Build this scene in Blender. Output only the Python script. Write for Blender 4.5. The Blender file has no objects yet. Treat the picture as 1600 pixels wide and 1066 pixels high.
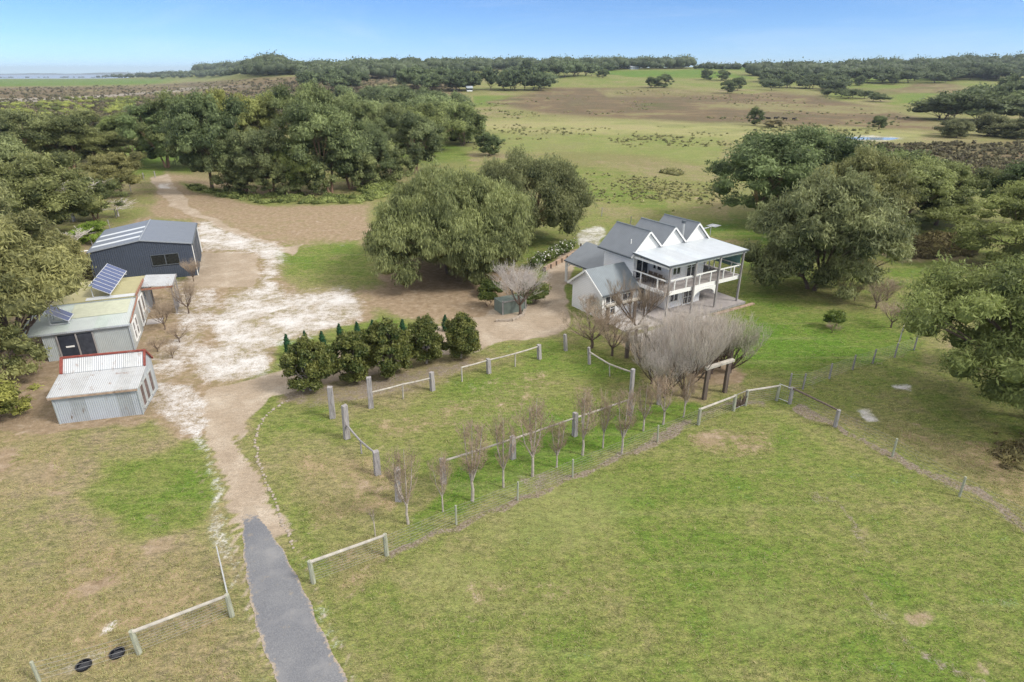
import bpy, math, random
import numpy as np
from mathutils import Vector, Matrix
R_=math.radians
rng=np.random.default_rng(7); random.seed(7)
scn=bpy.context.scene
C=scn.collection
# ------------------------------------------------------------------ camera
CH=20.0; F=960.0; VH=114.0
PIT=math.atan((533-VH)/F); SP,CP=math.sin(PIT),math.cos(PIT)
cam=bpy.data.cameras.new('camera'); co=bpy.data.objects.new('camera',cam); C.objects.link(co)
co.location=(0,0,CH); co.rotation_euler=(math.pi/2-PIT,0,0)
cam.sensor_width=36; cam.lens=36*F/1600; cam.clip_start=.5; cam.clip_end=30000
scn.camera=co
def ss(a,b,x):
    t=np.clip((x-a)/(b-a),0,1); return t*t*(3-2*t)
def height(x,y):
    x=np.asarray(x,float); y=np.asarray(y,float)
    D=np.maximum(y,1.); r=x/D
    side=ss(-.50,-.34,r)
    h=28*side*ss(300,1200,D)
    h=h+34*np.exp(-((r+.40)/.11)**2)*ss(1500,2300,D)
    und=np.sin(x*.011+1.3)*np.cos(y*.009+.4)+.6*np.sin(x*.023+y*.017)
    h=h+und*1.6*ss(260,600,D)*side
    h=h-6*ss(2500,2700,D)*(1-side)
    return np.where(y<200,0,h)
def P(u,v,z=None):
    """ground point of the plan read off at picture position u,v"""
    a=(u-800)/F; b=(533-v)/F
    d=np.array([a,CP+b*SP,-SP+b*CP])
    if z is not None:
        t=(z-CH)/d[2]; return Vector((d[0]*t,d[1]*t,z))
    t=10.*1.008**np.arange(900); q=d[None,:]*t[:,None]
    hit=(CH+q[:,2]<=height(q[:,0],q[:,1]))|(q[:,1]>9000); i=int(np.argmax(hit)) if hit.any() else 899
    lo,hi_=t[max(i-1,0)],t[i]
    t=np.linspace(lo,hi_,24); q=d[None,:]*t[:,None]; hit=(CH+q[:,2]<=height(q[:,0],q[:,1])); i=int(np.argmax(hit)) if hit.any() else 23
    q=q[i]
    return Vector((q[0],q[1],float(height(q[0],q[1]))))
def UV(x,y,z):
    dz=z-CH; zc=y*CP-dz*SP; zc=np.maximum(zc,.5); yc=y*SP+dz*CP
    return 800+F*x/zc, 533-F*yc/zc
# ------------------------------------------------------------------ mesh helpers
class MB:
    def __init__(s): s.v=[]; s.f=[]
    def box(s,x0,x1,y0,y1,z0,z1):
        n=len(s.v)
        s.v+=[(x0,y0,z0),(x1,y0,z0),(x1,y1,z0),(x0,y1,z0),(x0,y0,z1),(x1,y0,z1),(x1,y1,z1),(x0,y1,z1)]
        s.f+=[tuple(n+i for i in q) for q in ((0,3,2,1),(4,5,6,7),(0,1,5,4),(1,2,6,5),(2,3,7,6),(3,0,4,7))]
        return s
    def hexa(s,pts):   # 8 points: bottom 4, top 4
        n=len(s.v); s.v+=[tuple(p) for p in pts]
        s.f+=[tuple(n+i for i in q) for q in ((0,3,2,1),(4,5,6,7),(0,1,5,4),(1,2,6,5),(2,3,7,6),(3,0,4,7))]
        return s
    def slab(s,a,b,c,d,t):  # quad a,b,c,d thickened downwards by t
        lo=[(p[0],p[1],p[2]-t) for p in (a,b,c,d)]
        return s.hexa(lo+[a,b,c,d])
    def prism(s,poly,axis,a,b):  # poly of (p,q); axis 'y': (x,z) extruded along y ; 'x': (y,z) along x; 'z'
        n=len(s.v); k=len(poly)
        for e in (a,b):
            for p,q in poly:
                s.v.append((p,e,q) if axis=='y' else (e,p,q) if axis=='x' else (p,q,e))
        s.f.append(tuple(n+i for i in range(k))); s.f.append(tuple(n+k+i for i in reversed(range(k))))
        for i in range(k):
            j=(i+1)%k; s.f.append((n+i,n+k+i,n+k+j,n+j))
        return s
    def tube(s,pts,rad,n=6,cap=True):
        pts=[Vector(p) for p in pts]; m=len(pts)
        if not hasattr(rad,'__len__'): rad=[rad]*m
        base=len(s.v); ref=None
        for i,p in enumerate(pts):
            d=(pts[min(i+1,m-1)]-pts[max(i-1,0)])
            if d.length<1e-6: d=Vector((0,0,1))
            d.normalize()
            if ref is None: ref=d.orthogonal().normalized()
            else:
                ref=(ref-d*ref.dot(d))
                ref=ref.normalized() if ref.length>1e-4 else d.orthogonal().normalized()
            w=d.cross(ref)
            for k in range(n):
                a=2*math.pi*k/n
                s.v.append(tuple(p+(ref*math.cos(a)+w*math.sin(a))*rad[i]))
        for i in range(m-1):
            for k in range(n):
                a=base+i*n+k; b=base+i*n+(k+1)%n
                s.f.append((a,b,b+n,a+n))
        if cap:
            s.f.append(tuple(base+k for k in reversed(range(n)))); s.f.append(tuple(base+(m-1)*n+k for k in range(n)))
        return s
    def beam(s,a,b,w,h=None):   # rectangular bar
        h=h or w; a=Vector(a); b=Vector(b); d=(b-a).normalized()
        up=Vector((0,0,1)) if abs(d.z)<.9 else Vector((0,1,0))
        sx=d.cross(up).normalized(); sz=sx.cross(d).normalized()
        pts=[]
        for e in (a,b):
            pts.append([e-sx*w/2-sz*h/2,e+sx*w/2-sz*h/2,e+sx*w/2+sz*h/2,e-sx*w/2+sz*h/2])
        return s.hexa([pts[0][0],pts[0][1],pts[1][1],pts[1][0],pts[0][3],pts[0][2],pts[1][2],pts[1][3]])
    def mesh(s,name,mat):
        me=bpy.data.meshes.new(name); me.from_pydata(s.v,[],s.f); me.materials.append(mat)
        me.validate(); me.update(); return me
    def build(s,name,mat,parent=None,bevel=0,smooth=False):
        me=s.mesh(name,mat)
        if smooth:
            for p in me.polygons: p.use_smooth=True
        o=bpy.data.objects.new(name,me); C.objects.link(o)
        if parent: o.parent=parent
        if bevel:
            m=o.modifiers.new('b','BEVEL'); m.width=bevel; m.segments=1
        return o
def np_mesh(name,V,Fq,mat,attrs=None):
    me=bpy.data.meshes.new(name); V=np.asarray(V,np.float32); Fq=np.asarray(Fq,np.int32)
    k=Fq.shape[1]
    me.vertices.add(len(V)); me.vertices.foreach_set('co',V.ravel())
    me.loops.add(Fq.size); me.loops.foreach_set('vertex_index',Fq.ravel())
    me.polygons.add(len(Fq)); me.polygons.foreach_set('loop_start',np.arange(0,Fq.size,k,dtype=np.int32))
    me.update(calc_edges=True)
    if attrs:
        for n,a in attrs.items():
            a=np.asarray(a,np.float32)
            if a.ndim==1:
                at=me.attributes.new(n,'FLOAT','POINT'); at.data.foreach_set('value',a)
            else:
                at=me.attributes.new(n,'FLOAT_COLOR','POINT'); at.data.foreach_set('color',a.ravel())
    me.materials.append(mat); return me
def props(o,label=None,cat=None,group=None,kind=None):
    if label: o['label']=label
    if cat: o['category']=cat
    if group: o['group']=group
    if kind: o['kind']=kind
    return o
def thing(name,label,cat,loc=(0,0,0),rz=0,group=None):
    o=bpy.data.objects.new(name,None); C.objects.link(o); o.location=loc; o.rotation_euler=(0,0,rz); o.empty_display_size=.3
    return props(o,label,cat,group)
def dup(root,loc,rz=0,label=None,group=None,sc=None):
    r=root.copy(); C.objects.link(r); r.location=loc; r.rotation_euler=(0,0,rz)
    if sc: r.scale=sc if hasattr(sc,'__len__') else (sc,)*3
    if label: r['label']=label
    if group: r['group']=group
    for ch in list(root.children):
        c=ch.copy(); C.objects.link(c); c.parent=r
        for g in list(ch.children):
            d=g.copy(); C.objects.link(d); d.parent=c
    return r
# ------------------------------------------------------------------ materials
class NT:
    def __init__(s,name):
        s.m=bpy.data.materials.new(name); s.m.use_nodes=True; s.t=s.m.node_tree; s.n=s.t.nodes; s.l=s.t.links
        s.n.clear(); s.out=s.n.new('ShaderNodeOutputMaterial')
    def new(s,t,**k):
        o=s.n.new(t)
        for a,b in k.items():
            if a.startswith('i_'):
                o.inputs[a[2:].replace('_',' ')].default_value=b
            else: setattr(o,a,b)
        return o
    def L(s,a,b): s.l.new(a,b)
    def attr(s,name): return s.new('ShaderNodeAttribute',attribute_name=name)
    def noise(s,scale,detail=4,rough=.55,co=None,dist=0):
        n=s.new('ShaderNodeTexNoise'); n.inputs['Scale'].default_value=scale; n.inputs['Detail'].default_value=detail
        n.inputs['Roughness'].default_value=rough; n.inputs['Distortion'].default_value=dist
        if co is not None: s.L(co,n.inputs['Vector'])
        return n.outputs['Fac']
    def math(s,op,a,b=None,c=None,clamp=False):
        m=s.new('ShaderNodeMath',operation=op,use_clamp=clamp)
        for i,x in enumerate((a,b,c)):
            if x is None: continue
            if isinstance(x,(int,float)): m.inputs[i].default_value=x
            else: s.L(x,m.inputs[i])
        return m.outputs[0]
    def mix(s,f,a,b,mode='MIX'):
        m=s.new('ShaderNodeMix',data_type='RGBA',blend_type=mode,clamp_factor=True)
        for i,x in ((0,f),(6,a),(7,b)):
            if isinstance(x,(int,float)): m.inputs[i].default_value=x
            elif isinstance(x,tuple): m.inputs[i].default_value=(*x,1) if len(x)==3 else x
            else: s.L(x,m.inputs[i])
        return m.outputs[2]
    def ramp(s,f,stops):
        r=s.new('ShaderNodeValToRGB'); s.L(f,r.inputs[0]); e=r.color_ramp.elements
        while len(e)<len(stops): e.new(.5)
        for i,(p,c) in enumerate(stops):
            e[i].position=p; e[i].color=(*c,1)
        return r.outputs[0]
    def thr(s,f,a,b):   # smoothstep-like map
        m=s.new('ShaderNodeMapRange',interpolation_type='SMOOTHSTEP'); s.L(f,m.inputs[0])
        m.inputs[1].default_value=a; m.inputs[2].default_value=b; return m.outputs[0]
    def bsdf(s,col,rough=.8,metal=0,bump=None,bs=.3,bd=.02,spec=.3):
        b=s.new('ShaderNodeBsdfPrincipled')
        if isinstance(col,tuple): b.inputs['Base Color'].default_value=(*col,1)
        else: s.L(col,b.inputs['Base Color'])
        if isinstance(rough,(int,float)): b.inputs['Roughness'].default_value=rough
        else: s.L(rough,b.inputs['Roughness'])
        b.inputs['Metallic'].default_value=metal; b.inputs['Specular IOR Level'].default_value=spec
        if bump is not None:
            n=s.new('ShaderNodeBump'); n.inputs['Strength'].default_value=bs; n.inputs['Distance'].default_value=bd
            s.L(bump,n.inputs['Height']); s.L(n.outputs[0],b.inputs['Normal'])
        s.L(b.outputs[0],s.out.inputs[0]); return s.m
def obco(t,kind='Object'): return t.new('ShaderNodeTexCoord').outputs[kind]
def simple(name,col,rough=.7,metal=0,var=.15,scale=3,dirt=None,spec=.3,stretch=None):
    t=NT(name); c=obco(t)
    if stretch:
        mp=t.new('ShaderNodeMapping'); mp.inputs['Scale'].default_value=stretch; t.L(c,mp.inputs[0]); c=mp.outputs[0]
    n=t.noise(scale,5,.6,c)
    lo=tuple(x*(1-var) for x in col); hi=tuple(min(1,x*(1+var)) for x in col)
    k=t.ramp(n,[(.3,lo),(.7,hi)])
    if dirt:
        n2=t.noise(scale*.4,6,.7,c); k=t.mix(t.thr(n2,.55,.72),k,dirt)
    return t.bsdf(k,rough,metal,n,.25,.01,spec)
def ribbed(name,col,axis,period,rough=.5,metal=0,var=.12,rust=None,depth=.02,spec=.4,boards=False,patch=None,rustamt=.6):
    """corrugated sheet / lapped boards: ribs across local axis"""
    t=NT(name); c=obco(t); sx=t.new('ShaderNodeSeparateXYZ'); t.L(c,sx.inputs[0])
    a=sx.outputs['XYZ'.index(axis)]
    ph=t.math('MULTIPLY',a,1/period)
    fr=t.math('FRACT',ph)
    if boards: prof=fr
    else: prof=t.math('SINE',t.math('MULTIPLY',ph,2*math.pi))
    n=t.noise(1.3,6,.6,c); lo=tuple(x*(1-var) for x in col); hi=tuple(min(1,x*(1+var)) for x in col)
    k=t.ramp(n,[(.3,lo),(.7,hi)])
    if patch:   # sheet to sheet change
        sh=t.math('FLOOR',t.math('MULTIPLY',a,1/.86)); w=t.new('ShaderNodeTexWhiteNoise',noise_dimensions='1D'); t.L(sh,w.inputs['W'])
        k=t.mix(t.math('MULTIPLY',w.outputs[0],.7),k,patch)
    if rust:
        mp=t.new('ShaderNodeMapping'); mp.inputs['Scale'].default_value=(1,1,.35); t.L(c,mp.inputs[0])
        n2=t.noise(2.2,8,.72,mp.outputs[0]); k=t.mix(t.thr(n2,rustamt,rustamt+.14),k,rust)
    if boards:
        k=t.mix(t.thr(fr,.86,.97),k,tuple(x*.72 for x in col))
    return t.bsdf(k,rough,metal,prof,.5 if not boards else .12,depth,spec)
m_white=simple('white_paint',(.80,.80,.78),.55,var=.04,scale=2)
m_gable=simple('gable_paint',(.86,.85,.80),.6,var=.03,scale=2)
m_board=ribbed('weatherboard',(.87,.875,.885),'Z',.17,.6,var=.04,boards=True,depth=.02)
m_roofg=ribbed('grey_roof_sheet_x',(.20,.222,.248),'Y',.19,.42,var=.08,depth=.012)
m_roofx=ribbed('grey_roof_sheet_y',(.20,.23,.25),'X',.19,.45,var=.10,depth=.012)
m_roofl=ribbed('pale_roof_sheet',(.50,.55,.60),'X',.76,.4,var=.07,depth=.01,patch=(.44,.47,.50))
m_gutter=simple('grey_gutter',(.10,.115,.13),.5,var=.05)
m_glass=simple('window_glass',(.025,.035,.05),.06,var=.3,spec=.9,scale=1)
m_timber=simple('weathered_timber',(.30,.285,.28),.85,var=.3,scale=3,stretch=(4,4,.6),dirt=(.12,.10,.09))
m_post=simple('grey_hardwood_post',(.33,.31,.31),.9,var=.35,scale=4,stretch=(5,5,.5),dirt=(.13,.10,.08))
m_pale=simple('pale_rail_wood',(.42,.39,.34),.85,var=.25,scale=3,dirt=(.20,.16,.12))
m_green_post=simple('treated_pine',(.34,.35,.27),.85,var=.25,scale=4,stretch=(4,4,.6),dirt=(.2,.16,.11))
m_dark_timber=simple('dark_timber',(.145,.115,.095),.9,var=.35,scale=5,stretch=(4,4,.6))
m_deck=ribbed('deck_boards',(.36,.33,.32),'Y',.14,.8,var=.15,boards=True,depth=.01)
m_paving=simple('concrete_paving',(.48,.45,.43),.85,var=.15,scale=1.3)
m_wire=simple('fence_wire',(.38,.38,.37),.5,metal=.5,var=.1)
m_gatem=simple('galvanised_tube',(.55,.56,.56),.4,metal=.4,var=.1)
m_black=simple('black_plastic',(.012,.013,.018),.35,var=.2)
m_lid=simple('dark_water_in_pipe',(.006,.008,.014),.15,var=.3,spec=.6)
m_shedw=ribbed('charcoal_wall_sheet',(.06,.075,.105),'X',.2,.5,var=.06,depth=.02)
m_shedwy=ribbed('charcoal_wall_sheet_side',(.06,.075,.105),'Y',.2,.5,var=.06,depth=.02)
m_shedr=ribbed('charcoal_roof_sheet',(.155,.18,.225),'Y',.2,.42,var=.05,depth=.012)
m_sky=simple('skylight_sheet',(.62,.66,.70),.4,var=.05)
m_gal=ribbed('galvanised_wall',(.37,.40,.42),'X',.076*1.6,.5,metal=.15,var=.14,rust=(.20,.15,.12),depth=.02,patch=(.56,.61,.68),rustamt=.57)
m_galy=ribbed('galvanised_wall_side',(.37,.40,.42),'Y',.076*1.6,.5,metal=.15,var=.14,rust=(.22,.15,.11),depth=.02,patch=(.50,.54,.58),rustamt=.56)
m_galroof=ribbed('galvanised_roof',(.47,.48,.48),'X',.076*1.6,.45,metal=.2,var=.14,rust=(.30,.22,.18),depth=.02,patch=(.56,.58,.60),rustamt=.56)
m_mint=ribbed('pale_green_wall_sheet',(.42,.455,.455),'X',.12,.55,var=.08,rust=(.30,.22,.16),depth=.018,patch=(.37,.41,.42),rustamt=.60)
m_minty=ribbed('pale_green_wall_side',(.46,.48,.47),'Y',.12,.6,var=.08,rust=(.30,.20,.14),depth=.018,rustamt=.72)
m_mintr=ribbed('pale_roof_old',(.47,.54,.50),'X',.12,.5,var=.1,depth=.015,patch=(.52,.55,.56),rust=(.35,.27,.16),rustamt=.60)
m_olive=ribbed('olive_yellow_roof',(.40,.37,.20),'X',.12,.6,var=.08,depth=.015,rust=(.30,.25,.14),rustamt=.58)
m_red=simple('red_oxide_paint',(.25,.065,.05),.8,var=.3,scale=7,dirt=(.34,.26,.23))
m_rusty=simple('rusty_flashing',(.32,.16,.11),.8,var=.3,scale=6,dirt=(.55,.50,.46))
m_solar=simple('solar_cell',(.035,.06,.17),.12,var=.15,scale=8,spec=.7)
m_alu=simple('aluminium_frame',(.65,.66,.68),.35,metal=.3,var=.05)
m_bark=simple('gum_bark',(.17,.125,.10),.9,var=.45,scale=3,stretch=(3,3,.7),dirt=(.30,.22,.17))
m_barkpink=simple('pink_gum_bark',(.27,.17,.12),.9,var=.4,scale=3,stretch=(3,3,.7),dirt=(.13,.09,.07))
m_dead=simple('bleached_dead_wood',(.58,.53,.49),.9,var=.3,scale=4)
m_twig=simple('grey_twig',(.33,.26,.19),.9,var=.25,scale=3)
m_twigp=simple('pale_twig',(.48,.43,.375),.9,var=.25,scale=3)
m_palebark=simple('pale_smooth_bark',(.42,.37,.32),.9,var=.3,scale=5)
m_darkbark=simple('dark_branch_bark',(.13,.095,.075),.9,var=.3,scale=5)
m_stone=simple('edging_stone',(.34,.29,.24),.9,var=.35,scale=6)
m_greenbox=simple('green_painted_boards',(.15,.185,.165),.7,var=.15)
m_sleeper=simple('timber_sleeper',(.37,.27,.20),.9,var=.3,scale=3,dirt=(.14,.09,.06))
m_screen=None
def leafmat(name,dark,light,gloss=.55,trans=.35):
    t=NT(name); a=t.attr('tint').outputs['Fac']; oi=t.new('ShaderNodeObjectInfo')
    n=t.noise(.45,3,.5,obco(t))
    f=t.math('ADD',t.math('MULTIPLY',a,.75),t.math('MULTIPLY',t.math('SUBTRACT',n,.5),.7))
    f=t.math('ADD',f,t.math('MULTIPLY',t.math('SUBTRACT',oi.outputs['Random'],.5),.18))
    k=t.ramp(f,[(.0,dark),(.85,light)])
    k=t.mix(1.,k,oi.outputs['Color'],'MULTIPLY')
    d=t.new('ShaderNodeBsdfPrincipled'); t.L(k,d.inputs['Base Color']); d.inputs['Roughness'].default_value=gloss; d.inputs['Specular IOR Level'].default_value=.25
    tr=t.new('ShaderNodeBsdfTranslucent'); t.L(k,tr.inputs[0])
    mx=t.new('ShaderNodeMixShader'); mx.inputs[0].default_value=trans; t.L(d.outputs[0],mx.inputs[1]); t.L(tr.outputs[0],mx.inputs[2])
    t.L(mx.outputs[0],t.out.inputs[0]); return t.m
m_gum=leafmat('gum_leaves',(.085,.10,.05),(.44,.44,.225))
m_mag=leafmat('magnolia_leaves',(.045,.075,.022),(.23,.235,.065),.45,.2)
m_cyp=leafmat('cypress_leaves',(.012,.05,.022),(.035,.11,.045),.7,.1)
m_heath=leafmat('heath_leaves',(.075,.062,.045),(.19,.17,.10),.8,.1)
m_bloss=simple('pale_buds',(.62,.54,.50),.9,var=.15,scale=8)
m_flower=simple('white_flowers',(.75,.73,.70),.9,var=.1,scale=8)
m_tuft=leafmat('grass_tuft_leaves',(.24,.29,.08),(.58,.53,.28),.8,.5)
# ------------------------------------------------------------------ ground material
def ground_material():
    t=NT('ground_surface')
    co_=t.new('ShaderNodeTexCoord').outputs['Object']
    A=t.attr('ma'); B=t.attr('mb'); sa=t.new('ShaderNodeSeparateColor'); sb=t.new('ShaderNodeSeparateColor')
    t.L(A.outputs['Color'],sa.inputs[0]); t.L(B.outputs['Color'],sb.inputs[0])
    lush,bare,grav=sa.outputs; sand,heath,pale=sb.outputs
    litter=B.outputs['Alpha']; dry=A.outputs['Alpha']
    nb=t.noise(.05,4,.55,co_); nf=t.thr(t.math('ADD',t.math('MULTIPLY',t.noise(.035,9,.7,co_,.6),.5),t.math('MULTIPLY',t.noise(.008,6,.6,co_,.8),.5)),.40,.60); n1=t.noise(.35,6,.62,co_,.4); n2=t.noise(1.6,8,.72,co_); n3=t.noise(9,5,.75,co_); n4=t.noise(24,4,.8,co_)
    # grass
    g=t.math('ADD',t.math('MULTIPLY',t.math('SUBTRACT',n1,.5),1.1),t.math('MULTIPLY',t.math('SUBTRACT',n2,.5),.9))
    g=t.math('ADD',g,t.math('MULTIPLY',t.math('SUBTRACT',n4,.5),1.0))
    g=t.math('ADD',g,t.math('MULTIPLY',t.math('SUBTRACT',nb,.5),.9))
    g=t.math('ADD',g,t.math('MULTIPLY',t.math('SUBTRACT',n3,.5),.75))
    g=t.math('ADD',g,t.math('MULTIPLY',t.math('SUBTRACT',nf,.42),.30))
    g=t.math('ADD',g,t.math('SUBTRACT',lush,0.0))
    col=t.ramp(g,[(.0,(.285,.23,.15)),(.25,(.245,.23,.105)),(.48,(.19,.218,.064)),(.75,(.128,.196,.034)),(1.,(.092,.19,.020))])
    dk=t.thr(n4,.34,.56); col=t.mix(t.math('MULTIPLY',t.math('SUBTRACT',1.,dk),.42),col,(.10,.10,.045))
    dk2=t.thr(t.noise(6,4,.8,co_),.36,.50); col=t.mix(t.math('MULTIPLY',t.math('SUBTRACT',1.,dk2),.12),col,(.12,.105,.06))
    col=t.mix(t.math('MULTIPLY',t.thr(n4,.55,.72),.42),col,(.40,.38,.20))
    # mowing and wheel streaks
    wv=t.new('ShaderNodeTexNoise'); mp=t.new('ShaderNodeMapping'); mp.inputs['Rotation'].default_value=(0,0,R_(-32)); mp.inputs['Scale'].default_value=(.08,1.1,1)
    t.L(co_,mp.inputs[0]); t.L(mp.outputs[0],wv.inputs['Vector']); wv.inputs['Scale'].default_value=1.; wv.inputs['Detail'].default_value=4
    col=t.mix(t.math('MULTIPLY',t.thr(wv.outputs['Fac'],.5,.72),.25),col,(.32,.30,.15))
    mp2=t.new('ShaderNodeMapping'); mp2.inputs['Rotation'].default_value=(0,0,R_(-35)); mp2.inputs['Scale'].default_value=(.55,1.25,1); t.L(co_,mp2.inputs[0])
    n5=t.noise(3.2,9,.82,mp2.outputs[0]); n6=t.noise(14,6,.9,mp2.outputs[0])
    f5=t.thr(n5,.36,.64); f6=t.thr(n6,.34,.66)
    col=t.mix(1.,col,t.ramp(f5,[(.0,(.66,.70,.66)),(.5,(1.,1.,1.)),(1.,(1.22,1.16,1.12))]),'MULTIPLY')
    col=t.mix(1.,col,t.ramp(f6,[(.0,(.58,.60,.60)),(.5,(1.,1.,1.)),(1.,(1.34,1.30,1.26))]),'MULTIPLY')
    tex=t.mix(1.,t.ramp(f5,[(.0,(.80,.80,.80)),(.5,(1.,1.,1.)),(1.,(1.12,1.12,1.12))]),t.ramp(f6,[(.0,(.80,.79,.78)),(.5,(1.,1.,1.)),(1.,(1.16,1.16,1.16))]),'MULTIPLY')
    # pale field
    pc=t.ramp(nf,[(.0,(.20,.22,.085)),(.5,(.33,.325,.14)),(1.,(.42,.36,.21))])
    col=t.mix(t.math('MULTIPLY',pale,.9),col,pc)
    # dry brown grass
    dc=t.ramp(n2,[(.3,(.25,.175,.105)),(.7,(.40,.31,.20))])
    def blend(col,m,c,k,lo=.38,hi=.62,kf=.0):
        w=t.math('ADD',m,t.math('MULTIPLY',t.math('SUBTRACT',n1,.5),k)); w=t.math('ADD',w,t.math('MULTIPLY',t.math('SUBTRACT',nf,.5),k*kf)); w=t.math('ADD',w,t.math('MULTIPLY',t.math('SUBTRACT',n2,.5),k*1.1)); w=t.math('ADD',w,t.math('MULTIPLY',t.math('SUBTRACT',n3,.5),k*.9))
        return t.mix(t.thr(w,lo,hi),col,c)
    col=blend(col,dry,dc,.9,.35,.75)
    hc=t.ramp(t.math('ADD',t.math('MULTIPLY',nf,.6),t.math('MULTIPLY',n1,.4)),[(.15,(.085,.068,.042)),(.42,(.135,.105,.065)),(.6,(.17,.125,.075)),(.85,(.22,.21,.095))])
    col=blend(col,heath,hc,.5,.25,.85,.95)
    bc=t.ramp(n2,[(.25,(.20,.14,.09)),(.5,(.30,.225,.15)),(.75,(.43,.35,.26))])
    col=blend(col,bare,bc,.9,.30,.78,.12)
    lc=t.ramp(n3,[(.3,(.12,.09,.065)),(.5,(.235,.19,.145)),(.7,(.40,.365,.31))])
    col=blend(col,litter,lc,1.1,.40,.80)
    gc=t.ramp(t.math('ADD',t.math('MULTIPLY',n3,.4),t.math('MULTIPLY',n1,.6)),[(.3,(.30,.235,.17)),(.5,(.38,.31,.235)),(.68,(.52,.455,.37))])
    col=blend(col,grav,gc,.45,.32,.68)
    sc=t.ramp(t.math('ADD',t.math('MULTIPLY',n3,.45),t.math('MULTIPLY',n1,.55)),[(.30,(.42,.34,.26)),(.45,(.52,.485,.45)),(.60,(.66,.65,.635))])
    col=blend(col,sand,sc,1.15,.22,.84,.12)
    col=t.mix(.75,col,t.mix(1.,col,tex,'MULTIPLY'))
    h=t.math('ADD',t.math('MULTIPLY',n2,.6),t.math('ADD',t.math('MULTIPLY',n3,.35),t.math('MULTIPLY',n4,.12)))
    return t.bsdf(col,.95,0,h,.55,.22,.1)
m_ground=ground_material()
# ------------------------------------------------------------------ ground sheet
def vnoise(x,y,sc,seed=0):
    X=x*sc+seed*17.3; Y=y*sc+seed*9.1; xi=np.floor(X); yi=np.floor(Y); fx=X-xi; fy=Y-yi; fx=fx*fx*(3-2*fx); fy=fy*fy*(3-2*fy)
    def h(a,b):
        q=np.sin(a*127.1+b*311.7+seed*74.7)*43758.5453; return q-np.floor(q)
    return (h(xi,yi)*(1-fx)+h(xi+1,yi)*fx)*(1-fy)+(h(xi,yi+1)*(1-fx)+h(xi+1,yi+1)*fx)*fy
def grow(a,st,g,end):
    o=[]
    while a<end: a+=st; st*=g; o.append(a)
    return o
ux=np.arange(0,75,.36); gx=grow(75,.36,1.045,9000); xs=np.array([-q for q in reversed(gx)]+list(-ux[:0:-1])+list(ux)+gx)
ys=np.array([-40,-20,-5,5,9]+list(np.arange(11,112,.36))+grow(112,.36,1.022,11000))
GX,GY=np.meshgrid(xs,ys); gxf=GX.ravel(); gyf=GY.ravel(); gz=height(gxf,gyf)
U,V_=UV(gxf,gyf,gz)
wob=np.clip(900/np.maximum(gyf,12),1.0,30)
Uw=U+(vnoise(gxf,gyf,.22,1)-.5)*wob*1.3+(vnoise(gxf,gyf,.9,2)-.5)*wob*.5
Vw=V_+((vnoise(gxf,gyf,.22,3)-.5)*wob*1.0+(vnoise(gxf,gyf,.9,4)-.5)*wob*.35)*np.clip(40/np.maximum(gyf,12),.05,1)
front=gyf>8
def inside(poly,soft):
    px=np.array(poly,float); n=len(px); x0,y0=px.min(0)-soft*2; x1,y1=px.max(0)+soft*2
    idx=np.where((Uw>x0)&(Uw<x1)&(Vw>y0)&(Vw<y1)&front)[0]
    out=np.zeros(len(Uw)); 
    if len(idx)==0: return out
    u=Uw[idx]; v=Vw[idx]; d=np.full(len(idx),1e9); ins=np.zeros(len(idx),bool)
    for i in range(n):
        a=px[i]; b=px[(i+1)%n]; e=b-a; L2=max((e**2).sum(),1e-9)
        tt=np.clip(((u-a[0])*e[0]+(v-a[1])*e[1])/L2,0,1)
        d=np.minimum(d,np.hypot(u-a[0]-tt*e[0],v-a[1]-tt*e[1]))
        c=((a[1]>v)!=(b[1]>v)); den=(b[1]-a[1]) if b[1]!=a[1] else 1e-9
        ins^=c&(u<(b[0]-a[0])*(v-a[1])/den+a[0])
    sd=np.where(ins,d,-d); out[idx]=ss(-soft,soft,sd); return out
def along(pl,w):   # soft band round a polyline
    px=np.array(pl,float); d=np.full(len(Uw),1e9)
    for a,b in zip(px[:-1],px[1:]):
        e=b-a; L2=max((e**2).sum(),1e-9); tt=np.clip(((Uw-a[0])*e[0]+(Vw-a[1])*e[1])/L2,0,1)
        d=np.minimum(d,np.hypot(Uw-a[0]-tt*e[0],Vw-a[1]-tt*e[1]))
    return np.where(front,1-ss(w*.4,w*1.3,d),0)
CHN={k:np.zeros(len(Uw)) for k in ('lush','bare','grav','sand','heath','pale','litter','dry')}
CHN['lush'][:]=.42
def put(ch,val,poly,soft=8):
    m=inside(poly,soft); CHN[ch]=CHN[ch]*(1-m)+val*m
def line(ch,val,pl,w):
    m=along(pl,w); CHN[ch]=np.maximum(CHN[ch],val*m)
#GROUND_PAINT
# far fields
put('lush',.30,[(-400,137),(2200,137),(2200,330),(-400,330)],6)
put('heath',.30,[(-400,137),(2200,137),(2200,330),(-400,330)],6)
put('lush',.85,[(-200,124),(270,124),(250,131),(-200,140)],2)
put('heath',.85,[(-400,139),(200,134),(420,120),(700,110),(730,160),(640,200),(250,215),(-400,230)],4)
put('sand',.45,[(-200,158),(90,152),(160,148),(300,138),(300,142),(160,153),(90,160),(-200,167)],2)
put('sand',.40,[(270,137),(430,132),(430,135),(270,141)],1.5)
put('lush',.95,[(935,110),(1100,109),(1180,122),(1080,122),(990,121),(935,114)],2)
put('lush',.8,[(1080,96),(1500,96),(1460,110),(1300,108),(1200,112),(1090,108)],3)
put('lush',.6,[(1290,120),(1420,117),(1500,132),(1500,148),(1290,160)],4)
put('heath',.85,[(870,137),(1000,133),(1150,140),(1290,150),(1330,160),(1400,176),(1480,196),(1500,205),(1290,196),(1100,193),(860,178),(760,160)],5)
put('heath',.0,[(880,128),(1060,128),(1200,142),(1180,147),(1000,137),(880,135)],3)
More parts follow.
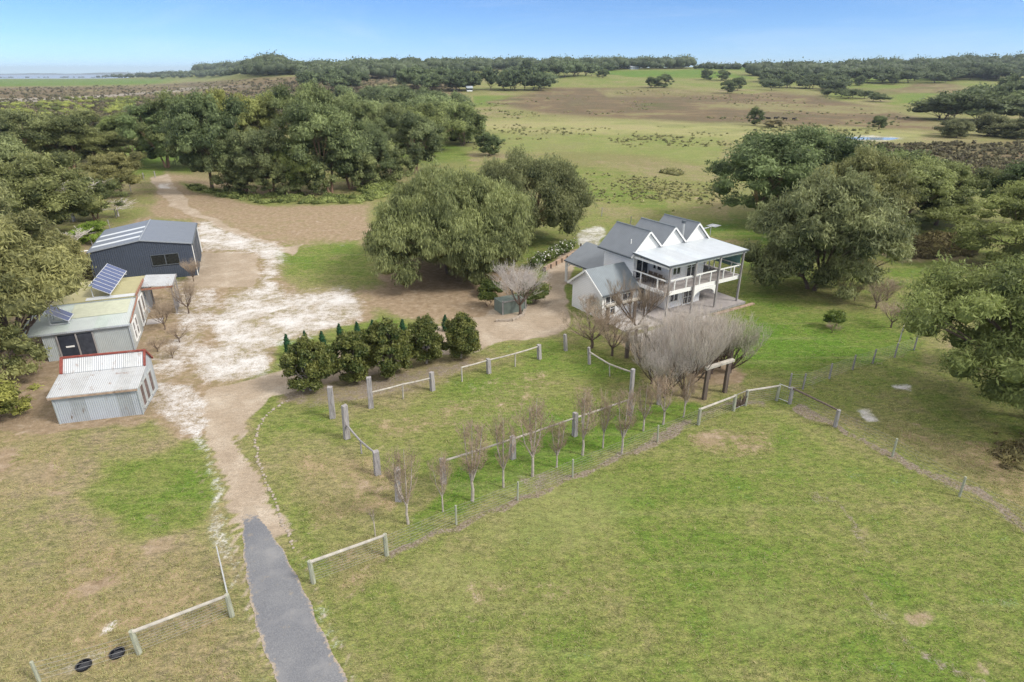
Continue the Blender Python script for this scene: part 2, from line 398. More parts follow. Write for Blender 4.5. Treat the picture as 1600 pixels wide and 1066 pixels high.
put('heath',.55,[(930,140),(1010,134),(1130,142),(1140,150),(950,152)],3)
put('lush',.8,[(1000,160),(1080,158),(1090,168),(1040,172),(1000,168)],3)
put('lush',.75,[(740,150),(835,150),(800,164),(740,166)],3)
put('heath',.7,[(1420,128),(1500,130),(1520,146),(1400,146)],3)
put('heath',.6,[(1320,137),(1410,140),(1400,150),(1330,150)],3)
put('lush',.8,[(1400,148),(1460,146),(1440,160),(1390,164)],3)
put('pale',.75,[(600,188),(1100,186),(1260,200),(1440,205),(1440,222),(1330,225),(1130,220),(1100,228),(900,212),(700,208),(560,220)],8)
put('pale',.35,[(700,205),(900,208),(1130,215),(1120,260),(1000,240),(880,238),(720,235)],6)
put('lush',.62,[(700,205),(900,208),(1130,215),(1120,260),(1000,240),(880,238),(720,235)],6)
put('heath',.75,[(1340,224),(1700,220),(1700,300),(1540,290),(1460,262),(1400,245)],6)
put('sand',.52,[(1308,212),(1370,211),(1420,216),(1380,222),(1320,220)],2)
put('heath',.35,[(860,232),(1000,240),(1120,262),(1110,290),(1000,275),(900,262),(800,245)],6)
put('lush',.55,[(880,255),(1110,290),(1110,340),(1000,330),(910,310)],8)
put('dry',.45,[(1000,280),(1130,290),(1150,350),(1060,345)],8)
put('lush',.7,[(1050,350),(1200,350),(1300,395),(1180,420),(1060,370)],10)
put('dry',.5,[(1080,365),(1190,375),(1180,400),(1140,395)],6)
put('lush',.75,[(170,222),(290,228),(300,272),(200,275)],6)
put('lush',.7,[(590,225),(720,225),(740,255),(600,262)],6)
# home paddocks
put('lush',.52,[(400,620),(640,800),(1100,640),(1260,600),(1700,860),(1900,1300),(500,1300)],14)
put('lush',.62,[(900,760),(1200,640),(1300,700),(1200,900),(1000,960)],40)
put('lush',.66,[(1000,820),(1500,900),(1500,1100),(1100,1000)],50)
put('lush',.80,[(1150,470),(1420,520),(1440,560),(1250,600),(1140,585),(1120,520)],14)
put('lush',1.0,[(1170,490),(1300,520),(1340,560),(1220,575),(1150,560)],18)
put('lush',.75,[(1160,440),(1250,470),(1430,500),(1330,530),(1160,500)],12)
put('lush',.72,[(1380,395),(1500,405),(1480,455),(1390,440)],10)
put('lush',.62,[(1250,600),(1420,560),(1600,620),(1700,850)],14)
put('dry',.5,[(1300,600),(1440,640),(1600,700),(1600,830),(1420,720)],30)
put('dry',.62,[(1460,680),(1640,690),(1700,840),(1600,800)],20)
put('sand',.75,[(1322,625),(1345,628),(1378,648),(1370,657),(1340,650)],4)
put('sand',.7,[(1395,601),(1425,600),(1434,608),(1405,611)],3)
put('lush',.62,[(540,660),(860,545),(920,530),(990,585),(980,640),(700,715),(590,740)],12)
put('lush',.88,[(640,800),(720,720),(980,640),(1080,640),(1090,660),(900,720),(720,790)],10)
put('lush',.80,[(850,530),(980,570),(990,600),(940,590),(830,560)],10)
put('dry',.45,[(560,640),(900,560),(960,620),(760,660),(600,700)],26)
put('lush',.70,[(400,640),(510,620),(540,680),(430,700)],14)
put('dry',.55,[(440,700),(600,700),(620,800),(480,830)],22)
put('dry',.5,[(480,830),(640,800),(600,900),(520,960)],30)
put('dry',.5,[(1060,680),(1230,650),(1220,720),(1120,730)],20)
put('dry',.40,[(700,880),(1000,860),(1000,980),(700,1000)],50)
# left foreground
put('lush',.30,[(-200,650),(330,690),(380,900),(430,1100),(-200,1200)],14)
put('lush',.85,[(170,720),(320,700),(335,800),(330,830),(200,830),(130,780)],18)
put('dry',.5,[(-100,640),(120,660),(120,780),(-100,800)],30)
put('dry',.5,[(-50,900),(180,880),(360,940),(400,1100),(-50,1100)],40)
put('dry',.50,[(100,820),(330,840),(340,960),(60,960)],30)
put('bare',.85,[(110,905),(190,885),(200,905),(130,930)],8)
put('bare',.7,[(230,830),(300,835),(300,865),(240,870)],10)
put('bare',.75,[(-60,690),(30,700),(10,750),(-60,760)],14)
put('sand',.55,[(148,985),(175,975),(175,990),(155,1000)],3)
put('sand',.45,[(60,1050),(150,1015),(160,1040),(100,1066)],5)
# yard earth
put('bare',.72,[(255,262),(585,318),(580,360),(600,400),(560,450),(440,400),(330,350),(240,345),(100,420),(80,400),(230,330)],16)
put('bare',.85,[(555,440),(640,400),(830,420),(850,470),(800,520),(640,505),(560,480)],18)
put('bare',.80,[(60,440),(180,420),(240,470),(300,470),(330,540),(240,600),(260,660),(60,690),(-80,640)],8)
put('bare',.70,[(300,340),(460,375),(500,420),(585,445),(585,510),(440,565),(330,620),(240,600),(290,440)],12)
put('bare',.75,[(225,440),(340,440),(360,480),(330,600),(340,700),(300,700),(230,660),(210,560)],10)
put('lush',.60,[(440,395),(560,375),(600,440),(520,450),(440,430)],18)
put('bare',.35,[(440,385),(570,380),(600,420),(560,448),(470,455),(440,430)],12)
put('lush',.70,[(430,535),(580,505),(640,510),(560,540),(450,570),(430,570)],6)
put('bare',.10,[(430,535),(580,505),(640,510),(560,540),(450,570),(430,570)],6)
put('bare',.1,[(450,395),(560,378),(600,440),(540,445),(460,430)],14)
put('lush',.55,[(285,285),(400,305),(560,308),(570,318),(420,322),(300,300)],5)
put('bare',.2,[(285,285),(400,305),(560,308),(570,318),(420,322),(300,300)],5)
put('bare',.6,[(500,560),(750,545),(780,560),(680,600),(480,640),(430,640)],10)
put('litter',.62,[(460,600),(700,560),(745,562),(700,590),(640,600),(500,640),(450,630)],8)
put('bare',.75,[(1350,380),(1500,375),(1520,405),(1400,412)],8)
put('bare',.8,[(880,500),(960,520),(1000,560),(1080,600),(1150,600),(1170,590),(1140,560),(1000,520)],8)
put('bare',.55,[(960,560),(1000,560),(1110,600),(1100,650),(1060,640),(1010,600)],8)
put('grav',.9,[(318,610),(395,590),(440,575),(560,540),(640,520),(750,497),(810,470),(850,430),(875,395),(905,385),(885,440),(895,500),(870,518),(750,545),(640,556),(520,590),(430,625),(400,660),(395,700),(375,690),(425,780),(440,830),(400,860),(372,800),(350,740),(330,690),(300,650)],6)
put('grav',.8,[(305,395),(405,395),(412,430),(400,452),(300,450),(290,430)],5)
put('grav',.75,[(232,278),(262,270),(300,325),(440,385),(470,380),(460,400),(330,350),(262,322)],4)
put('sand',.66,[(310,348),(335,350),(395,373),(440,385),(452,400),(430,412),(398,395),(330,393),(312,392)],10)
put('sand',.64,[(425,400),(445,405),(430,440),(450,460),(545,448),(565,480),(560,500),(500,525),(455,535),(425,550),(410,590),(340,600),(280,590),(300,550),(340,535),(330,500),(360,465),(405,445)],16)
put('sand',.5,[(270,440),(345,450),(350,480),(300,560),(240,610),(230,560),(280,520)],10)
put('sand',.56,[(230,600),(300,600),(320,660),(330,720),(350,790),(375,870),(380,920),(368,930),(345,860),(325,740),(300,690),(235,650)],6)
put('sand',.25,[(435,800),(450,850),(480,900),(520,970),(600,1100),(560,1100),(490,960),(440,850),(420,800)],4)
put('sand',.25,[(380,900),(400,960),(440,1100),(410,1100),(385,1000)],5)
put('sand',.55,[(895,365),(935,350),(945,360),(925,395),(905,395)],4)
put('sand',.6,[(245,286),(268,285),(268,296),(248,296)],2)
line('litter',.85,[(600,862),(715,818),(812,778),(895,742),(1000,700),(1075,668)],7)
line('litter',.7,[(1090,660),(1150,635),(1185,630)],6)
put('litter',.6,[(812,745),(870,735),(880,752),(830,765)],6)
line('litter',1.0,[(1240,628),(1305,660),(1400,720),(1500,770),(1610,828),(1800,920)],7)
line('litter',.5,[(1255,607),(1300,590),(1370,568),(1425,545)],4)
line('litter',.62,[(1270,770),(1320,790),(1350,880)],7)
line('litter',.60,[(1340,930),(1420,1010),(1530,1060)],8)
line('litter',.55,[(220,1010),(360,960)],6)
line('litter',.5,[(490,905),(605,862)],5)
line('grav',.62,[(345,640),(372,580),(400,520),(425,470),(420,430),(432,400)],5)
line('grav',.58,[(325,640),(345,585),(372,530),(392,480)],4)
line('grav',.62,[(330,700),(350,760),(372,830),(380,900),(398,970),(425,1040),(450,1110)],7)
line('grav',.58,[(430,800),(452,850),(478,900),(500,955),(545,1040),(580,1110)],6)
line('bare',.5,[(300,690),(316,780),(352,860),(372,950)],5)
line('grav',.6,[(505,470),(470,500),(432,520)],4)
for (cu,cv,w_,h_,vl) in ((100,770,26,9,.7),(245,815,20,7,.65),(60,740,60,16,.55),(150,880,40,8,.6),(1130,685,45,12,.62),(1180,700,30,8,.6),(880,975,20,6,.6),(780,668,18,6,.5),(1345,850,10,22,.6),(1425,965,30,12,.65),(1530,1040,20,14,.62),(560,760,40,14,.55),(500,690,26,10,.5),(430,740,18,8,.5),(930,610,20,8,.5)):
    put('bare',vl,[(cu+w_*math.cos(a),cv+h_*math.sin(a)) for a in np.linspace(0,6.28,9)[:-1]],9)
for (cu,cv,w_,h_) in ((860,800,110,55),(720,900,80,40),(1180,960,60,30)):
    put('pale',.45,[(cu+w_*math.cos(a),cv+h_*math.sin(a)) for a in np.linspace(0,6.28,11)[:-1]],40)
#GROUND_END
ma=np.stack([CHN['lush'],CHN['bare'],CHN['grav'],CHN['dry']],1); mb=np.stack([CHN['sand'],CHN['heath'],CHN['pale'],CHN['litter']],1)
ny,nx=GX.shape
ii=np.arange(ny*nx).reshape(ny,nx); FQ=np.stack([ii[:-1,:-1],ii[:-1,1:],ii[1:,1:],ii[1:,:-1]],-1).reshape(-1,4)
GV=np.stack([gxf,gyf,gz],1)
gme=np_mesh('ground',GV,FQ,m_ground,{'ma':ma,'mb':mb})
for p_ in (gme,): p_.polygons.foreach_set('use_smooth',np.ones(len(FQ),bool))
g=bpy.data.objects.new('ground',gme); C.objects.link(g); props(g,kind='structure')
def overlay(name,mask,dz):
    fm=mask[FQ].mean(1)>.5; fs=FQ[fm]; uq,inv=np.unique(fs,return_inverse=True)
    V=GV[uq].copy(); V[:,2]+=dz
    me=np_mesh(name,V,inv.reshape(-1,4),m_ground,{'ma':ma[uq],'mb':mb[uq]}); me.polygons.foreach_set('use_smooth',np.ones(len(fs),bool))
    o=bpy.data.objects.new(name,me); C.objects.link(o); return props(o,kind='structure')
overlay('gravel_track',CHN['grav']*(gyf<120),.004)
overlay('sandy_yard',np.where(CHN['grav']>.5,0,CHN['sand'])*(gyf<90)*(gxf<0)*(gyf>25),.004)
# asphalt driveway
def asphalt():
    t=NT('asphalt'); c=obco(t); n=t.noise(.8,5,.6,c); n3=t.noise(22,4,.8,c); v=t.noise(60,2,.8,c)
    k=t.ramp(n3,[(.3,(.13,.133,.145)),(.55,(.205,.21,.222)),(.75,(.31,.31,.315))])
    k=t.mix(t.thr(n,.5,.75),k,(.245,.245,.25)); 
    k=t.mix(t.thr(t.noise(2.3,6,.7,c),.58,.78),k,(.31,.27,.215))
    k=t.mix(t.thr(t.noise(.35,5,.6,c),.35,.65),k,t.mix(1.,k,(.84,.85,.88),'MULTIPLY'))
    e=t.math('ADD',t.attr('edge').outputs['Fac'],t.math('MULTIPLY',t.math('SUBTRACT',t.noise(4.5,7,.75,c),.5),1.3))
    gr=t.ramp(n3,[(.3,(.28,.225,.165)),(.6,(.40,.335,.26)),(.8,(.50,.44,.36))])
    k=t.mix(t.thr(e,.42,.66),k,gr)
    return t.bsdf(k,.85,0,n3,.4,.02,.2)
m_asph=asphalt()
Lp=[(380,793),(380,812),(380,832),(380,860),(384,892),(394,952),(408,1004),(434,1066),(470,1150)]
Rp=[(395,791),(404,806),(424,834),(440,856),(472,916),(484,940),(496,972),(544,1066),(590,1150)]
def resample(pl,n):
    pts=[P(u,v,0) for u,v in pl]; d=[0]
    for a,b in zip(pts,pts[1:]): d.append(d[-1]+(b-a).length)
    o=[]
    for k in range(n):
        s=d[-1]*k/(n-1); i=max(j for j in range(len(d)-1) if d[j]<=s+1e-9); f=(s-d[i])/(d[i+1]-d[i]); o.append(pts[i].lerp(pts[i+1],f))
    return o
NL=160; la=resample(Lp,NL); ra=resample(Rp,NL); v=[];f=[];EDG=[]
for i in range(NL):
    j1=.015*math.sin(i*1.9)+.04*math.sin(i*.37+1)+.012*math.sin(i*4.1); j2=.015*math.sin(i*2.3+2)+.04*math.sin(i*.31)+.012*math.sin(i*3.7)
    a=la[i]+Vector((j1,0,0)); b=ra[i]+Vector((j2,0,0))
    for k in range(13):
        q=a.lerp(b,k/12); v.append((q.x,q.y,.010+.03*math.sin(math.pi*k/12)))
        EDG.append(max((abs(k-6)/6)**3*.62,max(0,1-i/26.)*.95))
for i in range(NL-1):
    for k in range(12): f.append((i*13+k,i*13+k+1,i*13+k+14,i*13+k+13))
o=np_mesh('driveway',v,f,m_asph,{'edge':EDG}); o=bpy.data.objects.new('driveway',o); C.objects.link(o); props(o,kind='structure')
# water of the lake and far shore hills, dam
def water(name,col,rough):
    t=NT(name); n=t.noise(.15,3,.5,obco(t)); return t.bsdf(col,rough,0,n,.05,.1,.5)
mw=water('lake_surface',(.20,.27,.36),.35)
W_=MB(); W_.v=[(-9000,2450,-3),(-1300,2450,-3),(-3300,9500,-3),(-12000,9500,-3)]; W_.f=[(0,1,2,3)]
props(W_.build('lake_water',mw),kind='structure')
md=water('dam_surface',(.30,.36,.42),.12)
mb_=MB(); c0=P(1352,216.5)
ring=[(c0.x+11*math.cos(a)*(1+.15*math.sin(3*a)),c0.y+5*math.sin(a)*(1+.2*math.cos(2*a+1)),c0.z+.03) for a in np.linspace(0,2*math.pi,28)[:-1]]
mb_.v=ring; mb_.f=[tuple(range(27))]; props(mb_.build('dam_water',md),kind='structure')
mh=simple('far_hill_scrub',(.05,.07,.05),.95,var=.35,scale=.01)
def hills(x0,x1,y,hf,n=160,depth=900):
    v=[];f=[]
    for i in range(n):
        x=x0+(x1-x0)*i/(n-1); e=math.sin(math.pi*i/(n-1))**.35; h=hf(x)*e
        v+=[(x,y,-8),(x,y+depth*.25,h*.75),(x,y+depth*.5,h),(x,y+depth,-8)]
    for i in range(n-1):
        for k in range(3): f.append((i*4+k,i*4+4+k,i*4+5+k,i*4+1+k))
    props(MBx(v,f).build('hills',mh),kind='structure')
def MBx(v,f):
    m=MB(); m.v=v; m.f=f; return m
hills(-9500,-1700,9600,lambda x:26+16*math.sin(x*.0011)+6*math.sin(x*.006)+3*math.sin(x*.019))
hills(2300,6200,4200,lambda x:66+6*math.sin(x*.004)+3*math.sin(x*.017),depth=500)
# ------------------------------------------------------------------ foliage generators
def unit(n,r):
    d=r.normal(size=(n,3)); return d/np.linalg.norm(d,axis=1,keepdims=True)
def cube_sphere(n=4):
    vs=[];fs=[]
    for ax in range(3):
        for sg in (-1,1):
            b=len(vs)
            for i in range(n+1):
                for j in range(n+1):
                    p=[0,0,0]; p[ax]=sg; p[(ax+1)%3]=-1+2*i/n; p[(ax+2)%3]=-1+2*j/n; vs.append(p)
            for i in range(n):
                for j in range(n):
                    a=b+i*(n+1)+j; q=(a,a+n+1,a+n+2,a+1); fs.append(q if sg>0 else q[::-1])
    vs=np.array(vs,float); vs/=np.linalg.norm(vs,axis=1,keepdims=True); return vs,np.array(fs)
CS=cube_sphere(3)
def foliage(puffs,nleaf,lw,ll,seed,droop=.5,flat=.85,core=.78,up=-.35,tspread=.5):
    """puffs: list (x,y,z,r). leaf sprays over each puff + an inner leafy mass"""
    r=np.random.default_rng(seed); VV=[];FF=[];TT=[]; n0=0
    rad=np.array([p[3] for p in puffs]); wts=rad**2/np.mean(rad**2)
    for p,w in zip(puffs,wts):
        c=np.array(p[:3]); R=p[3]; n=max(8,int(nleaf*w)); d=unit(n,r)
        k=d[:,2]<up; d[k,2]*=-1
        lob=1+.26*np.sin(d[:,0]*5+seed+c[0])*np.sin(d[:,1]*5+c[1])+.16*np.sin(d[:,2]*9+c[2]*3+d[:,0]*4); vs_z=flat*r.uniform(.75,1.3)
        pos=c+d*(R*lob*(r.uniform(.62,1.16,n)))[:,None]*np.array([1,1,vs_z])
        ax=r.normal(size=(n,3))*.55+np.array([0,0,-droop])+d*.35; ax/=np.linalg.norm(ax,axis=1,keepdims=True)
        nr=d*.8+r.normal(size=(n,3))*.55+np.array([0,0,.35]); sd=np.cross(ax,nr); sd/=np.maximum(np.linalg.norm(sd,axis=1,keepdims=True),1e-6)
        s=r.uniform(.4,1.6,n)[:,None]
        a=pos-ax*ll*s*.5; b=pos+ax*ll*s*.5; m=pos-ax*ll*s*.05
        quad=np.stack([a,m+sd*lw*s*.5,b,m-sd*lw*s*.5],1).reshape(-1,3)
        tp=r.uniform(0,1)*tspread+.5-tspread/2
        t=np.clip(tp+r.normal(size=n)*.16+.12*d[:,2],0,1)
        VV.append(quad); TT.append(np.repeat(t,4)); FF.append(np.arange(n*4).reshape(-1,4)+n0); n0+=n*4
        if core:
            vs,fs=CS; lo=1+.12*np.sin(vs[:,0]*4+c[0]*3)*np.cos(vs[:,1]*4+c[1])
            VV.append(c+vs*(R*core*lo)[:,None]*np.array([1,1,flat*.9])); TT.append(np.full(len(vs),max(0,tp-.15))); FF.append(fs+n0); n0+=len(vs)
    return np.concatenate(VV),np.concatenate(FF),np.concatenate(TT)
def dome_puffs(H,Rx,base,n,pr,seed,shape='dome'):
    r=np.random.default_rng(seed); out=[]; zc=(H+base)/2; sz=(H-base)/2
    tries=0
    # a few big lobes carry the puffs so the outline is uneven
    lobes=[(0,0,zc+sz*.15,.62)]
    for k in range(7):
        a=k*2*math.pi/7+r.uniform(-.4,.4); q=r.uniform(.38,.62); lobes.append((Rx*q*math.cos(a),Rx*q*math.sin(a),zc+sz*r.uniform(-.45,.35),r.uniform(.34,.5)))
    while len(out)<n and tries<n*60:
        tries+=1
        l=lobes[r.integers(len(lobes))]; d=unit(1,r)[0]
        if d[2]<-.45: continue
        k=r.uniform(.75,1.)
        p=np.array([l[0]+d[0]*Rx*l[3]*k,l[1]+d[1]*Rx*l[3]*k,l[2]+d[2]*sz*l[3]*1.25*k])
        if any((p[0]-o[0])**2+(p[1]-o[1])**2+(p[2]-o[2])**2<(pr*.75)**2 for o in out): continue
        out.append((p[0],p[1],min(max(p[2],base),H-pr*.5),pr*r.uniform(.7,1.35)))
    return out
def shell_puffs(H,R,base,n,pr,seed,sk=.7,amp=.13):
    r=np.random.default_rng(seed); out=[]; k=0
    while len(out)<n and k<n*80:
        k+=1; t=r.uniform(0,1)**.85; a=r.uniform(0,2*math.pi)
        q=min(1,sk+(1-sk)*t/.35)*math.sqrt(max(0,1-(max(0,t-.3)/.7)**2))*(1+amp*math.sin(3*a+seed)+amp*.7*math.sin(5*a+2*seed+t*7))
        if r.uniform()<.25: q*=r.uniform(.3,.8)
        x,y,z=(R-pr*.6)*q*math.cos(a),(R-pr*.6)*q*math.sin(a),base+(H-base-pr*.8)*(t+.05*math.sin(4*a+seed))
        if any((x-o[0])**2+(y-o[1])**2+(z-o[2])**2<(pr*.72)**2 for o in out): continue
        out.append((x,y,max(z,base*.8),pr*r.uniform(.7,1.3)))
    return out
def trunk_mesh(puffs,H,fork,r0,seed,mat,nl=14,lean=(0,0),sides=6,nst=1,spread=.3):
    r=random.Random(seed); m=MB()
    tops=[]
    for s in range(nst):
        a=s*6.28/nst+r.random(); bx,by=(0,0) if nst==1 else (spread*math.cos(a),spread*math.sin(a))
        tx,ty=lean[0]+bx*3*(nst>1),lean[1]+by*3*(nst>1); rr=r0/(nst**.45)
        pts=[(bx,by,-.2),(bx+tx*.25+r.uniform(-.1,.1),by+ty*.25+r.uniform(-.1,.1),fork*.45),(tx,ty,fork)]
        m.tube(pts,[rr*1.25,rr*.9,rr*.75],sides+2); tops.append((Vector((tx,ty,fork)),rr))
    ps=sorted(puffs,key=lambda p:r.random())[:nl]
    for p in ps:
        t0,rr=min(tops,key=lambda t:(t[0]-Vector(p[:3])).length+r.random()); e=Vector(p[:3]); mid=t0.lerp(e,.5)+Vector((r.uniform(-.5,.5),r.uniform(-.5,.5),r.uniform(-.6,.3)))
        m.tube([t0,t0.lerp(mid,.55)+Vector((0,0,.2)),mid,e],[rr*.5,rr*.38,rr*.26,rr*.08],sides-1)
        for q in range(2):
            e2=e+Vector((r.uniform(-1,1),r.uniform(-1,1),r.uniform(-.2,.9)))*p[3]; m.tube([mid,mid.lerp(e2,.6),e2],[rr*.2,rr*.12,rr*.03],4,cap=False)
    return m
HIDE=Vector((0,0,0))
class Proto:
    pass
def gum_proto(seed,H,R,base,npf,pr,nleaf,lw,ll,mat=None,bark=None,r0=.28,fork=None,nl=14,droop=.5,nst=1,lean=(0,0),flat=.9,tspread=.75,puffs=None,core=.62):
    p=Proto(); pf=puffs or dome_puffs(H,R,base,npf,pr,seed)
    V,F_,T=foliage(pf,nleaf,lw,ll,seed,droop,flat=flat,tspread=tspread,core=core)
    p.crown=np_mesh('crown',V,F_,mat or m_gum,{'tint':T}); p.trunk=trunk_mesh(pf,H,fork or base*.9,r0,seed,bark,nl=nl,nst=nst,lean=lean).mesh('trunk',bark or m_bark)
    p.H=H; p.R=R; return p
def plant(p,name,label,cat,loc,rz,s,col=(1,1,1),group=None,parts=True,kids=('crown','trunk')):
    o=thing(name,label,cat,loc,rz,group); o.scale=s if hasattr(s,'__len__') else (s,)*3
    for nm,me in ((kids[0],p.crown),(kids[1],p.trunk)):
        if me is None: continue
        c=bpy.data.objects.new(nm,me); C.objects.link(c); c.parent=o; c.color=(*col,1)
    return o
print('protos')
def gp(seed,R,base,n,pr,sk,amp,mixd=12):
    a=shell_puffs(12,R,base,n,pr,seed,sk,amp)+dome_puffs(12.4,R,base+1,mixd,pr*1.15,seed+5); r=np.random.default_rng(seed+99)
    cut=[(r.uniform(0,6.28),r.uniform(.3,.8)*12,r.uniform(.14,.24)*R) for _ in range(4)]   # bites out of the crown
    return [q for q in a if not any(math.dist(q[:3],(R*.8*math.cos(c[0]),R*.8*math.sin(c[0]),c[1]))<c[2]*1.5 for c in cut)]
hi=[gum_proto(11,12,6.5,2.8,0,0,380,.12,.40,fork=2.8,puffs=gp(11,6.5,2.8,60,1.25,.45,.26)),
    gum_proto(12,12,6.0,2.4,0,0,380,.12,.40,fork=2.6,bark=m_barkpink,nst=3,puffs=gp(12,6.,2.4,54,1.25,.5,.24)),
    gum_proto(13,12,6.8,1.8,0,0,360,.12,.38,fork=2.2,nst=2,puffs=gp(13,6.8,1.7,70,1.2,.6,.22)),
    gum_proto(14,12,5.2,3.0,0,0,400,.12,.40,fork=3.2,bark=m_barkpink,nst=2,puffs=gp(14,5.2,3.0,46,1.2,.4,.3))]
mid=[gum_proto(21+i,12,6.2+.3*i,2.,0,0,150,.22,.6,fork=2,nl=8,nst=1+i%2,puffs=gp(21+i,6.2+.3*i,1.6-.2*i,44,1.5,.55,.24,8)) for i in range(3)]
low=[gum_proto(31,12,6.5,1.4,20,2.3,60,.5,1.1,nl=4),gum_proto(32,12,6.0,1.2,18,2.4,60,.5,1.1,nl=4),gum_proto(33,12,7.0,1.0,24,2.1,50,.5,1.1,nl=4)]
def gum(kind,u,v,h,r,label,col=(1,1,1),rz=None,group=None,name='gum_tree',loc=None,cat='tree'):
    p=kind; L=loc or P(u,v); q=random.uniform(.88,1.14)
    o=plant(p,name,label,cat,L,rz if rz is not None else random.uniform(0,6.28),(r/p.R*q,r/p.R/q,h/p.H),col,group)
    o.rotation_euler=(random.uniform(-.05,.05),random.uniform(-.05,.05),o.rotation_euler[2]); return o
#TREES
# --- the two big weeping trees beside the house
wp=shell_puffs(10.4,9.4,1.1,190,1.2,41,.82)
weep=gum_proto(41,10.4,8.6,1.6,0,0,950,.085,.36,puffs=wp,droop=1.5,r0=.4,fork=2.2,nl=26,nst=3,flat=1.1,core=.66,tspread=.6)
gum(weep,704,428,10.4,7.7,'huge round weeping tree with olive foliage to the ground, left of the white house',(.92,1.0,.80),.4,name='weeping_tree')
wp2=shell_puffs(11,8.4,1.6,130,1.25,42,.75)
weep2=gum_proto(42,11,8,1.8,0,0,620,.085,.34,puffs=wp2,droop=1.1,r0=.4,fork=2.0,nl=50,nst=4,flat=1.0,bark=m_barkpink,core=.55,tspread=.5)
gum(weep2,820,374,10.6,6.8,'broad olive tree with reddish branches showing, behind the weeping tree and above the flowering hedge',(.92,.96,.85),1.0)
# --- right of the house
gum(hi[1],1190,352,12.6,8.0,'tall dark green gum with red-brown trunks behind the antenna',(.70,.88,.72),1.2)
gum(hi[0],1255,335,12.5,7.5,'dark gum crown rising behind the grey-green lawn gum',(.72,.9,.75),2.2)
weepg=gum_proto(43,11,6.4,1.2,0,0,560,.1,.38,puffs=shell_puffs(11,6.4,1.3,105,1.2,43,.7,.18),droop=.8,r0=.32,nl=22,nst=3,tspread=.6)
gum(weepg,1268,452,11.2,6.3,'grey-green gum standing on the lawn right of the house, branches low to the grass',(.92,.98,.88),.3)
gum(weepg,1325,395,11.6,6.0,'olive gum close behind the grey-green lawn gum',(1.0,1.0,.78),2.0)
gum(hi[2],1400,362,9.4,6.6,'olive gum over the brown undergrowth right of the lawn',(.85,.95,.7),.2)
gum(hi[0],1462,352,8.4,6.0,'olive gum between the undergrowth and the right edge trees',(.85,.95,.7),3.0)
gum(hi[3],1345,345,10.6,6.5,'olive green gum in the middle of the row above the lawn',(.8,.95,.72),3.9)
gum(hi[2],1415,335,8.6,6.5,'gum at the back of the row above the lawn',(.8,.93,.7),1.9)
gum(hi[0],1612,362,9.6,6.6,'dark gum cut by the right edge, furthest up of the edge trees',(.65,.85,.65),.6)
gum(hi[2],1585,415,8.6,6.5,'yellow-green gum at the right edge between two darker ones',(.95,1.05,.7),1.1)
near=gum_proto(44,9.6,7.6,2.8,110,1.15,760,.075,.26,puffs=shell_puffs(9.6,8.0,2.9,130,1.05,44,.8,.22)+dome_puffs(9.8,6,3,14,1.2,46),bark=m_bark,nl=40,r0=.3,fork=3.0,tspread=.6,core=.62)
gum(near,1624,655,10.3,7.4,'nearest dark green tree at the right edge, spreading over the grass with a bare trunk',(.80,.92,.60),2.4)
# --- left
nl_=gum_proto(45,11.5,6.4,1.6,92,1.2,820,.085,.33,nl=40,nst=3,r0=.3,tspread=.7,core=.66)
gum(nl_,10,575,11.4,6.3,'nearest olive gum at the left edge, hanging over the old shed and its solar panels',(1.05,1.02,.82),.8)
gum(nl_,65,470,7.4,4.4,'yellow-tipped gum between the old shed roofs and the left edge',(1.1,1.05,.8),2.8)
gum(mid[2],2,605,5.0,2.5,'low olive gum branches filling the gap under the nearest left gum',(1.0,1.02,.8))
gum(nl_,-60,470,12,6.5,'gum cut by the left edge behind the nearest olive gum',(.95,.98,.85),4.1)
for k,(u,v,h,r,c,lb) in enumerate([
 (70,372,10.5,6.8,(.9,.95,.72),'gum with bare lower branches left of the grey steel shed'),
 (150,345,6.2,4.2,(.8,.9,.7),'low gum behind the bright green bush by the grey shed'),
 (0,352,12.5,7.5,(.85,.95,.8),'big gum at the left edge above the old sheds'),
 (112,266,11.5,7.0,(.88,.95,.75),'gum behind the bleached dead branches'),
 (190,305,7.2,5.,(1.0,.95,.75),'sparse brownish gum left of the track bend'),
 (20,275,13,8.5,(.85,.93,.78),'left edge gum in the third row back'),
 (95,255,11,8,(.9,.95,.75),'gum above the dead branches, second from the left edge'),
 (-60,300,13,8,(.8,.9,.75),'gum mostly outside the left edge'),
 (160,262,8,6.5,(.95,1.,.75),'rounded olive gum left of the farm track'),
 (-10,232,11,9,(.9,.97,.72),'farthest left edge gum before the yellow heath'),
 (60,225,9,8,(.92,.97,.72),'gum in the back row near the yellow-green heath'),
 (130,220,9,8,(.9,.95,.72),'gum in the back row left of the round olive gum'),
 ]): gum(hi[k%4] if v>260 else mid[k%3],u,v,h,r,lb,c)
gum(mid[1],-5,655,2.6,2.2,'yellow-green bush at the left edge beside the red-trimmed shed',(1.15,1.15,.6),name='bush',cat='bush')
gum(mid[0],148,378,2.6,2.3,'bright green bush left of the grey steel shed',(.90,1.25,.42),name='bush',cat='bush')
